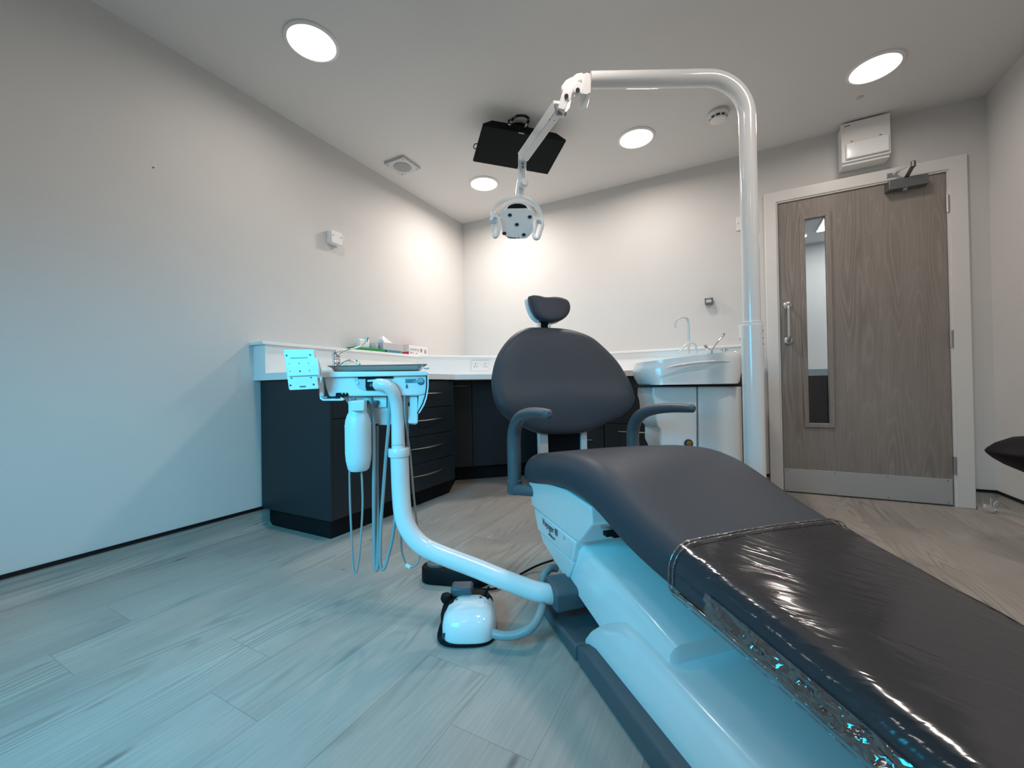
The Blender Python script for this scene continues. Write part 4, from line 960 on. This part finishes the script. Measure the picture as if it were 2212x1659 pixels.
bm = B(); hs = curve([D(1.20, 1064, 1368), D(1.19, 1085, 1373), D(1.185, 1115, 1371), D(1.19, 1148, 1355), D(1.225, 1167, 1325), D(1.30, 1172, 1297), D(1.40, 1170, 1265), D(1.43, 1175, 1243), D(1.46, 1188, 1228), D(1.48, 1202, 1228)], 12)
hs = [Vector((p.x, p.y, max(p.z, .0135))) for p in hs]
tube(bm, hs, [.0125+.0008*(k % 2) for k in range(len(hs))], 14); obj('corrugated_hose', bm, 'hose', t)
# black foot switch
t = thing('foot_switch', (-1.0, 1.33, 0), 'low black foot switch on the floor under the slanting white tube', 'foot switch')
bk_ = Vector((-.995, 1.345, 0)); ax_ = (Vector((-.78, 1.385, 0))-Vector((-1.10, 1.29, 0))).normalized(); ay_ = Vector((-ax_.y, ax_.x, 0))
def oring(l0, l1, w, z, n=10):
    P = []
    for cx, a0 in ((l1-w, -90), (l0+w, 90)):
        for k in range(n+1):
            a = math.radians(a0+180*k/n); P.append(Vector((-1.085, 1.305, 0)) + ax_*(cx+w*math.cos(a)) + ay_*(w*math.sin(a)) + Vector((0, 0, z)))
    return P
bm = B(); loft(bm, [oring(-.03, .25, .052, .002), oring(-.03, .25, .054, .01), oring(-.03, .25, .052, .052), oring(-.025, .245, .047, .058)]); obj('housing', bm, 'black', t)
bm = B(); loft(bm, [oring(-.01, .07, .030, .057), oring(-.01, .07, .030, .068), oring(-.005, .065, .025, .071)]); obj('pedal', bm, 'greyp', t, bev=.001)
bm = B(); cb = curve([Vector((-.965, 1.29, .02)), PZ(.010, 990, 1266), PZ(.008, 1030, 1272), PZ(.008, 1075, 1270), PZ(.008, 1120, 1243), PZ(.02, 1160, 1222), PZ(.05, 1195, 1210)], 8)
tube(bm, cb, .0042, 10); obj('power_cable', bm, 'cable', t)

# ================================================================== OPERATING LIGHT ON ITS POLE
PD = 1.72
pb = D(PD, 1624, 700); ol_ = thing('operating_light', (pb.x, pb.y, 0), 'white dental operating light on a tall curved pole beside the chair', 'dental lamp')
ztop = D(PD, 1450, 167).z; R_ = .168
bm = B(); lathe(bm, [(.075, .001), (.075, .012), (.05, .02), (.0410, .03), (.0410, 1.012), (.0405, 1.020), (.0385, 1.024)], (pb.x, pb.y, 0), (0, 0, 1), 40); obj('lower_sleeve', bm, 'gloss', ol_)
bm = B(); lathe(bm, [(.0395, 1.021), (.0398, 1.028), (.036, 1.030)], (pb.x, pb.y, 0), (0, 0, 1), 40); obj('sleeve_ring', bm, 'white', ol_)
for z in (D(PD, 1639, 716).z, D(PD, 1639, 732).z, D(PD, 1639, 745).z):
    bm = B(); d_ = (RH*.70-FH*.71).normalized(); lathe(bm, [(.0035, 0), (.0035, .001)], Vector((pb.x, pb.y, z))+d_*.0408, d_, 10); obj('grub_screw', bm, 'ink', ol_)
pts = [Vector((pb.x, pb.y, 1.02)), Vector((pb.x, pb.y, 1.4))]
cen = Vector((pb.x, pb.y, ztop-R_)) - RH*R_
for k in range(17):
    a = math.pi/2*k/16; pts.append(cen + RH*R_*math.cos(a) + UP*R_*math.sin(a))
jt = D(PD, 1276, 178); jt.z = ztop
L_ = (pb-jt).dot(RH); hor_end = Vector((pb.x, pb.y, ztop)) - RH*L_ 
pts += [cen+UP*R_-RH*.05, hor_end]
bm = B(); n = len(pts); tube(bm, pts, [.0335]*2+[.0335]*17+[.0335, .0325], 32); obj('pole', bm, 'gloss', ol_)
# joint blocks
def plate(px, dep, th, name, m='white', par=None, bev=.003):
    bm = B(); prism(bm, [D(dep, x, y) for x, y in px], FH*th); return obj(name, bm, m, par or ol_, bev=bev, seg=2)
jb = plate([(1260, 159), (1268, 156), (1276, 159), (1277, 180), (1277, 200), (1268, 205), (1257, 203), (1258, 178)], PD-.046, .092, 'clevis')
plate([(1237, 188), (1243, 180), (1252, 176), (1260, 180), (1262, 196), (1258, 202), (1246, 203), (1239, 197)], PD-.036, .018, 'hinge_cheek', 'white', jb)
plate([(1238, 164), (1246, 158), (1258, 156), (1262, 160), (1258, 172), (1246, 176), (1238, 174)], PD+.016, .018, 'hinge_cheek', 'white', jb)
plate([(1212, 186), (1222, 172), (1236, 164), (1250, 168), (1252, 186), (1240, 202), (1230, 202), (1216, 200)], PD-.015, .03, 'knuckle', 'white', jb, .006)
for x, y in ((1248, 194.5), (1223.5, 207.5)):
    bm = B(); cyl(bm, D(PD-.034, x, y), D(PD-.043, x, y), .0085, 24); obj('pivot_bolt', bm, 'greyp', jb)
plate([(1213, 204), (1216, 196), (1226, 196), (1236, 200), (1234, 214), (1227, 222), (1223, 233), (1219, 238), (1205, 234)], PD-.033, .055, 'upper_bracket', 'white', jb)
# spring arm
def quadbeam(a, b, w0, w1, h0, h1, name, m='white', par=None, bev=.003):
    a, b = Vector(a), Vector(b); t_ = (b-a).normalized(); sx = t_.cross(FH).normalized(); sy = sx.cross(t_).normalized()
    bm = B(); loft(bm, [[p+sx*w*i+sy*h*j for i, j in ((-1, -1), (1, -1), (1, 1), (-1, 1))] for p, w, h in ((a, w0, h0), (b, w1, h1))]); return obj(name, bm, m, par or ol_, bev=bev, seg=3)
sa = quadbeam(D(PD, 1208, 228), D(2.04, 1129, 340), .0225, .0215, .022, .024, 'spring_arm')
quadbeam(D(PD-.01, 1212, 235), D(PD, 1209, 239), .0215, .0215, .024, .024, 'arm_seam', 'greyp', sa, .0005)
for x, y in ((1187, 259), (1197, 260.5)):
    bm = B(); cyl(bm, D(PD+.02, x, y), D(PD+.035, x, y), .0022, 8); obj('arm_screw', bm, 'ink', sa)
HDp = 2.10
nb = quadbeam(D(2.05, 1128.5, 338), D(2.08, 1128, 364), .0220, .0200, .022, .022, 'neck_block')
for y in (353.5, 360.5):
    bm = B(); cyl(bm, D(2.055, 1129, y), D(2.045, 1129, y), .0052, 12); obj('neck_screw', bm, 'greyp', nb)
bm = B(); tube(bm, [D(2.08, 1127.5, 362), D(2.09, 1127, 397)], .0225, 24); obj('neck_tube', bm, 'white', ol_)
bm = B(); k_ = D(2.06, 1131, 397); lathe(bm, [(.016, -.02), (.022, .0), (.022, .012), (.016, .02), (.016, .024)], k_, (-FH+RH*.25), 24); obj('knob', bm, 'white', ol_)
bm = B(); tube(bm, [D(2.09, 1126, 395), D(2.10, 1121.5, 427)], [.0225, .0210], 24); obj('lower_neck', bm, 'white', ol_)
bm = B(); lathe(bm, [(.0016, 0), (.0016, .002)], D(2.073, 1123.5, 424), -FH, 8); obj('dot', bm, 'ink', ol_)
# yoke
yk = [(1064, 478), (1063, 465), (1069, 450), (1080, 438), (1096, 430), (1112, 426.5), (1128, 427), (1144, 432), (1157, 443), (1165, 457), (1169, 472), (1170, 480)]
pts = curve([D(HDp-.01-(.03*abs(i-5.5)/5.5), x, y) for i, (x, y) in enumerate(yk)], 5)
bm = B(); fr = frames(pts); rr = []
for p, (nn_, bb_) in zip(pts, fr):
    cx = (D(HDp, 1117, 478)-p); cx.normalize(); oy = FH; 
    rr.append([p+cx*.0080*i+oy*.014*j for i, j in ((-1, -1), (1, -1), (1, 1), (-1, 1))])
loft(bm, rr); obj('yoke', bm, 'white', ol_, bev=.003, seg=2)
# head: shallow drum facing the chair and the viewer, tipped down
hc = D(HDp, 1117.5, 482); hn = (-FH*.93 - UP*.34).normalized(); hx_ = RH - UP*.0; hx_ = (hx_-hn*hx_.dot(hn)).normalized(); hy_ = hn.cross(hx_); hy_ = -hy_ if hy_.z < 0 else hy_
def hring(r, off, flat=True, sc=1.0):
    P = []
    for k in range(48):
        a = 2*math.pi*(k+.5)/48; rx, ry = .090*r, .086*r
        x, y = math.cos(a)*rx, math.sin(a)*ry
        if flat: # clip to an octagon-like outline
            x = max(-.082*r, min(.082*r, x)); y = max(-.076*r, min(.070*r, y))
        P.append(hc+hx_*x+hy_*y+hn*off)
    return P
bm = B(); loft(bm, [hring(.55, -.06), hring(.86, -.045), hring(1.0, -.02), hring(1.0, .012), hring(.975, .017)]); hdh = obj('lamp_head', bm, 'white', ol_, smooth=35)
# dished hood above the face with dark opening
bm = B(); arc = [hc+hx_*(math.cos(a)*.090)+hy_*(.028+math.sin(a)*.072)+hn*.0 for a in [math.pi*k/20 for k in range(21)]]
arc2 = [hc+hx_*(math.cos(a)*.080)+hy_*(.028+math.sin(a)*.064)+hn*.0 for a in [math.pi*k/20 for k in range(21)]]
loft(bm, [[p-hn*.04 for p in arc+arc2[::-1]], [p+hn*.014 for p in arc+arc2[::-1]]]); obj('hood', bm, 'white', hdh)
bm = B(); prism(bm, [hc+hx_*(math.cos(a)*.052)+hy_*(.066+math.sin(a)*.026)+hn*.008 for a in [math.pi*k/16 for k in range(17)]], hn*.006); obj('vent_opening', bm, 'black', hdh)
def face_pt(x, y):
    d = ray(x, y); o = hc+hn*.018; return CAMP + d*((o-CAMP).dot(hn)/d.dot(hn))
for x, y in ((1101.5, 464.5), (1144.5, 468.5), (1116.5, 485), (1089.5, 504), (1131.5, 507)):
    p = face_pt(x, y); bm = B(); loft(bm, [disc_poly(p-hn*.0015, hx_, hy_, .0125, .010), disc_poly(p+hn*.0005, hx_, hy_, .0125, .010)]); g = obj('lens_rim', bm, 'paleg', hdh)
    bm = B(); loft(bm, [disc_poly(p, hx_, hy_, .0098, .0072), disc_poly(p+hn*.0015, hx_, hy_, .0098, .0072)]); obj('lens', bm, 'lens', g)
bm = B()
a, b, c, d_ = face_pt(1096, 511), face_pt(1116, 513.5), face_pt(1116, 516), face_pt(1096, 513.5); prism(bm, [a, b, c, d_], hn*.0008)
a = face_pt(1120, 513.5); box(bm, a, (.007, .002, .007)); obj('strip_label', bm, 'greyp', hdh)
# handles
for lab, cx, sx in (('l', 1071, -1), ('r', 1163, 1)):
    ys = (471, 480, 495, 508, 511, 500, 486, 475)
    if sx < 0: path = [(1066, 474), (1064, 490), (1066, 506), (1069, 512), (1074, 508), (1078, 492), (1077, 474), (1071, 468)]
    else: path = [(1160, 480), (1156, 494), (1153, 508), (1156, 515), (1163, 514), (1168, 500), (1172, 484), (1166, 474)]
    ring = curve([D(HDp-.045+(.012 if i in (0, 1, 2) else -.012), x, y) for i, (x, y) in enumerate(path)], 4, closed=True)
    ring.append(ring[0]); bm = B(); tube(bm, ring, .0088, 10); hobj = obj('handle', bm, 'white', hdh)
    pv = D(HDp-.035, 1063 if sx < 0 else 1169, 478); bm = B(); cyl(bm, pv-RH*.012, pv+RH*.020 if sx < 0 else pv+RH*.012, .014, 20); obj('pivot', bm, 'white', hobj)

# ================================================================== CUSPIDOR
cu = thing('cuspidor_unit', D(2.0, 1505, 990), 'white cuspidor unit with large rounded ceramic basin behind the chair', 'spittoon')
cu.location = (cu.location.x, cu.location.y, 0); cu['_o'] = tuple(cu.location)
CD = 1.95; k_ = CD/878
def at_cu(x, y, dd=0): return D(CD+dd, x, y)
zb = at_cu(1500, 831).z
def bring(xl, xr, z, dep, p=2.8, tilt=0, n=56):
    """plan ring: xl, xr are pixel bounds, depth runs away from the viewer"""
    a, b = at_cu(xl, 830), at_cu(xr, 830); c = (a+b)/2; hx2 = (b-a).dot(RH)/2; P = []
    for k in range(n):
        t_ = 2*math.pi*k/n; c1, s1 = math.cos(t_), math.sin(t_)
        x = hx2*math.copysign(abs(c1)**(2/p), c1); y = dep/2*math.copysign(abs(s1)**(2/p), s1)
        q = c + RH*x + FH*(y+dep/2-.03); q.z = z + tilt*(x/hx2); P.append(q)
    return P
zr = at_cu(1500, 769).z
rings = [bring(1406, 1608, zb+.002, .30, 3.4, 0), bring(1402, 1614, zb+.012, .32, 3.2, 0), bring(1396, 1620, zb+.045, .34, 3.0, .004), bring(1393, 1624, zb+.085, .35, 2.9, .010), bring(1394, 1625, zr-.030, .35, 2.8, .020), bring(1397, 1622, zr-.010, .345, 2.7, .024), bring(1398, 1612, zr+.002, .33, 2.6, .024), bring(1410, 1600, zr-.004, .30, 2.4, .022), bring(1420, 1588, zr-.03, .26, 2.3, .016), bring(1445, 1560, zr-.085, .18, 2, .0)]
bm = B(); loft(bm, rings); obj('basin', bm, 'white', cu, smooth=60)
bm = B(); pts = curve([at_cu(1437, 796, -.034), at_cu(1460, 790, -.046), at_cu(1500, 784, -.048), at_cu(1545, 780.5, -.042), at_cu(1580, 780.5, -.012)], 6)
tube(bm, pts, [.001+.006*math.sin(math.pi*k/(len(pts)-1)) for k in range(len(pts))], 10); obj('basin_fold', bm, 'gloss', cu)
bm = B(); slabpts = lambda xl, xr: None
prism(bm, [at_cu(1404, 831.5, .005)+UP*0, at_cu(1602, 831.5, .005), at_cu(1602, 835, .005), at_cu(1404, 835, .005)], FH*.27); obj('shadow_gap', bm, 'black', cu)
# body: left panel and rounded right panel
lp = [(1410, 834), (1506, 833), (1507, 1150), (1455, 1150), (1447, 1000), (1427, 960), (1427, 928), (1421, 922), (1417, 905), (1413, 868), (1409, 855)]
bm = B(); prism(bm, [at_cu(x, y, .03) for x, y in lp], FH*.24); lpan = obj('side_panel', bm, 'white', cu, bev=.008, seg=3)
def rp(z):
    a = at_cu(1508, 830, .03); a.z = z; b = at_cu(1568, 830, .03); b.z = z; c = at_cu(1594, 830, .06); c.z = z; d = at_cu(1601, 830, .12); d.z = z
    fpts = curve([a, b, c, d], 5); back = [d+FH*.15, a+FH*.24]; return fpts+back
bm = B(); loft(bm, [rp(.03), rp(at_cu(1550, 833.5).z)]); obj('front_panel', bm, 'white', cu, smooth=50)
bm = B(); a = at_cu(1420, 830, .05); b = at_cu(1598, 830, .09); prism(bm, [Vector((a.x, a.y, .001)), Vector((b.x, b.y, .001)), Vector((b.x, b.y, .001))+FH*.18, Vector((a.x, a.y, .001))+FH*.2], (0, 0, .04)); obj('foot', bm, 'based', cu)
bm = B(); p = at_cu(1487, 958, .028); lathe(bm, [(.021, 0), (.021, .004)], p, -FH, 28); prt = obj('port_recess', bm, 'ink', lpan)
bm = B(); lathe(bm, [(.012, .0), (.013, .005), (.007, .008)], p-FH*.004, -FH, 20); obj('brass_port', bm, 'amber', prt)
# spouts and taps on the basin deck
bm = B(); tube(bm, curve([at_cu(1488, 764, .10), at_cu(1487.5, 735, .10), at_cu(1487, 705, .10), at_cu(1485, 690, .10), at_cu(1477, 685.5, .09), at_cu(1466, 688, .08), at_cu(1459.5, 696, .08), at_cu(1459, 709, .08)], 5), [.0062]*11+[.0058]*6+[.0045]*19, 14); obj('filler_spout', bm, 'white', cu)
bm = B(); tube(bm, curve([at_cu(1467, 762, .04), at_cu(1476, 750, .05), at_cu(1487, 742.5, .06), at_cu(1497, 742, .07), at_cu(1503, 748, .08), at_cu(1504, 764, .08)], 5), .0052, 12); obj('rinse_spout', bm, 'white', cu)
# chrome lever tap behind the basin
t = thing('lever_tap', PZ(ZT1, 1535, 800) if False else Vector((-.135, 3.20, ZT1)), 'chrome lever tap with long angled handle behind the cuspidor basin', 'tap')
ld = (Vector((-.135, 3.20, 1.0))-CAMP).dot(f2)
tb = D(ld, 1535, 768); t.location = (tb.x, tb.y, ZT1); t['_o'] = (tb.x, tb.y, ZT1)
bm = B(); lathe(bm, [(.022, 0), (.022, .01), (.016, .02), (.015, D(ld, 1535, 757).z-ZT1)], Vector((tb.x, tb.y, ZT1))); obj('body', bm, 'chrome', t)
bm = B(); tube(bm, [D(ld, 1533, 758), D(ld, 1524, 749)], .008, 12); lathe(bm, [(.0, -.014), (.012, -.01), (.016, 0), (.012, .010), (.0, .014)], D(ld, 1523.5, 749), -FH, 20); obj('spout', bm, 'chrome', t)
bm = B(); tube(bm, curve([D(ld, 1538, 756), D(ld, 1549, 740), D(ld, 1560, 728), D(ld, 1563.5, 720)], 4), [.0045]*5+[.006]*4+[.008]*2+[.010]*2, 12); obj('lever', bm, 'chrome', t)
t = thing('crosshead_tap', (tb.x, tb.y, ZT1), 'small chrome cross-head tap beside the light pole, behind the basin', 'tap')
tc_ = D(ld, 1564, 756); t.location = (tc_.x, tc_.y, ZT1); t['_o'] = (tc_.x, tc_.y, ZT1)
bm = B(); lathe(bm, [(.02, 0), (.02, .008), (.010, .014), (.010, tc_.z-ZT1)], Vector((tc_.x, tc_.y, ZT1))); obj('stem', bm, 'chrome', t)
bm = B(); tube(bm, [tc_-RH*.024, tc_+RH*.024], .006, 10); tube(bm, [tc_-FH*.024, tc_+FH*.024], .006, 10); lathe(bm, [(.012, -.01), (.012, .012), (.006, .016)], tc_); obj('cross_handle', bm, 'chrome', t)

# ================================================================== STOOL AT THE RIGHT AND SCRAPS ON THE FLOOR
ls = D(1.6, 2168, 985); sc_ = ls + RH*.205; sc_.z = ls.z
t = thing('operator_stool', (sc_.x, sc_.y, 0), 'black saddle-shaped stool seat jutting in at the right edge', 'stool')
def sring(r, z, dz=0):
    P = []
    for k in range(40):
        a = 2*math.pi*k/40; P.append(sc_ + RH*(-.0+.20*r*math.cos(a)) + FH*(.17*r*math.sin(a)) + UP*(z + dz*abs(math.cos(a))*r))
    return P
bm = B(); loft(bm, [sring(.02, -.085), sring(.45, -.075), sring(.72, -.048), sring(.90, -.022), sring(.985, -.004), sring(1.0, .004), sring(.97, .014), sring(.85, .036), sring(.6, .062), sring(.3, .072), sring(.02, .074)]); obj('seat', bm, 'black', t, smooth=80)
bx_ = sc_ + RH*.045 - FH*.04
bm = B(); cyl(bm, (bx_.x, bx_.y, .07), (bx_.x, bx_.y, sc_.z-.07), .025); obj('gas_column', bm, 'steel', t)
bm = B()
for k in range(5):
    a = 2*math.pi*k/5+.3; e = Vector((bx_.x+.10*math.cos(a), bx_.y+.10*math.sin(a), .06)); tube(bm, [Vector((bx_.x, bx_.y, .1)), e], [.022, .014], 10)
obj('star_base', bm, 'black', t)
for k in range(5):
    a = 2*math.pi*k/5+.3; e = Vector((bx_.x+.10*math.cos(a), bx_.y+.10*math.sin(a), .026)); bm = B(); lathe(bm, [(.02, -.02), (.0255, -.015), (.0255, .015), (.02, .02)], e, (math.sin(a), -math.cos(a), 0), 18); obj('castor', bm, 'black', t)
b0 = Vector((1.275, 3.345, 0))
t = thing('opened_carton', b0, 'small crumpled white and grey carton on the floor beside the door frame', 'carton')
dep = (b0-CAMP).dot(f2)
def sp(px, dd, th, name, m):
    bm = B(); prism(bm, [D(dep+dd, x, y) for x, y in px], FH*th+RH*th*.3); return obj(name, bm, m, t, bev=.001)
sp([(2128, 1089), (2150, 1096.5), (2148, 1106), (2140, 1105.5), (2128, 1098)], -.02, .012, 'flap', 'card')
sp([(2141, 1077), (2165, 1085), (2165.5, 1103), (2160, 1105), (2142, 1095)], .03, .012, 'side', 'paleg')
bm = B(); lathe(bm, [(.018, 0), (.026, .002), (.026, .008), (.018, .010)], D(dep+.025, 2154, 1091), -FH, 22); obj('ring_seal', bm, 'paleg', t)
sp([(2152, 1099.5), (2160, 1103), (2157, 1105.5), (2150, 1104)], -.01, .01, 'scrap', 'card')

for o in bpy.data.objects:
    if '_o' in o: del o['_o']
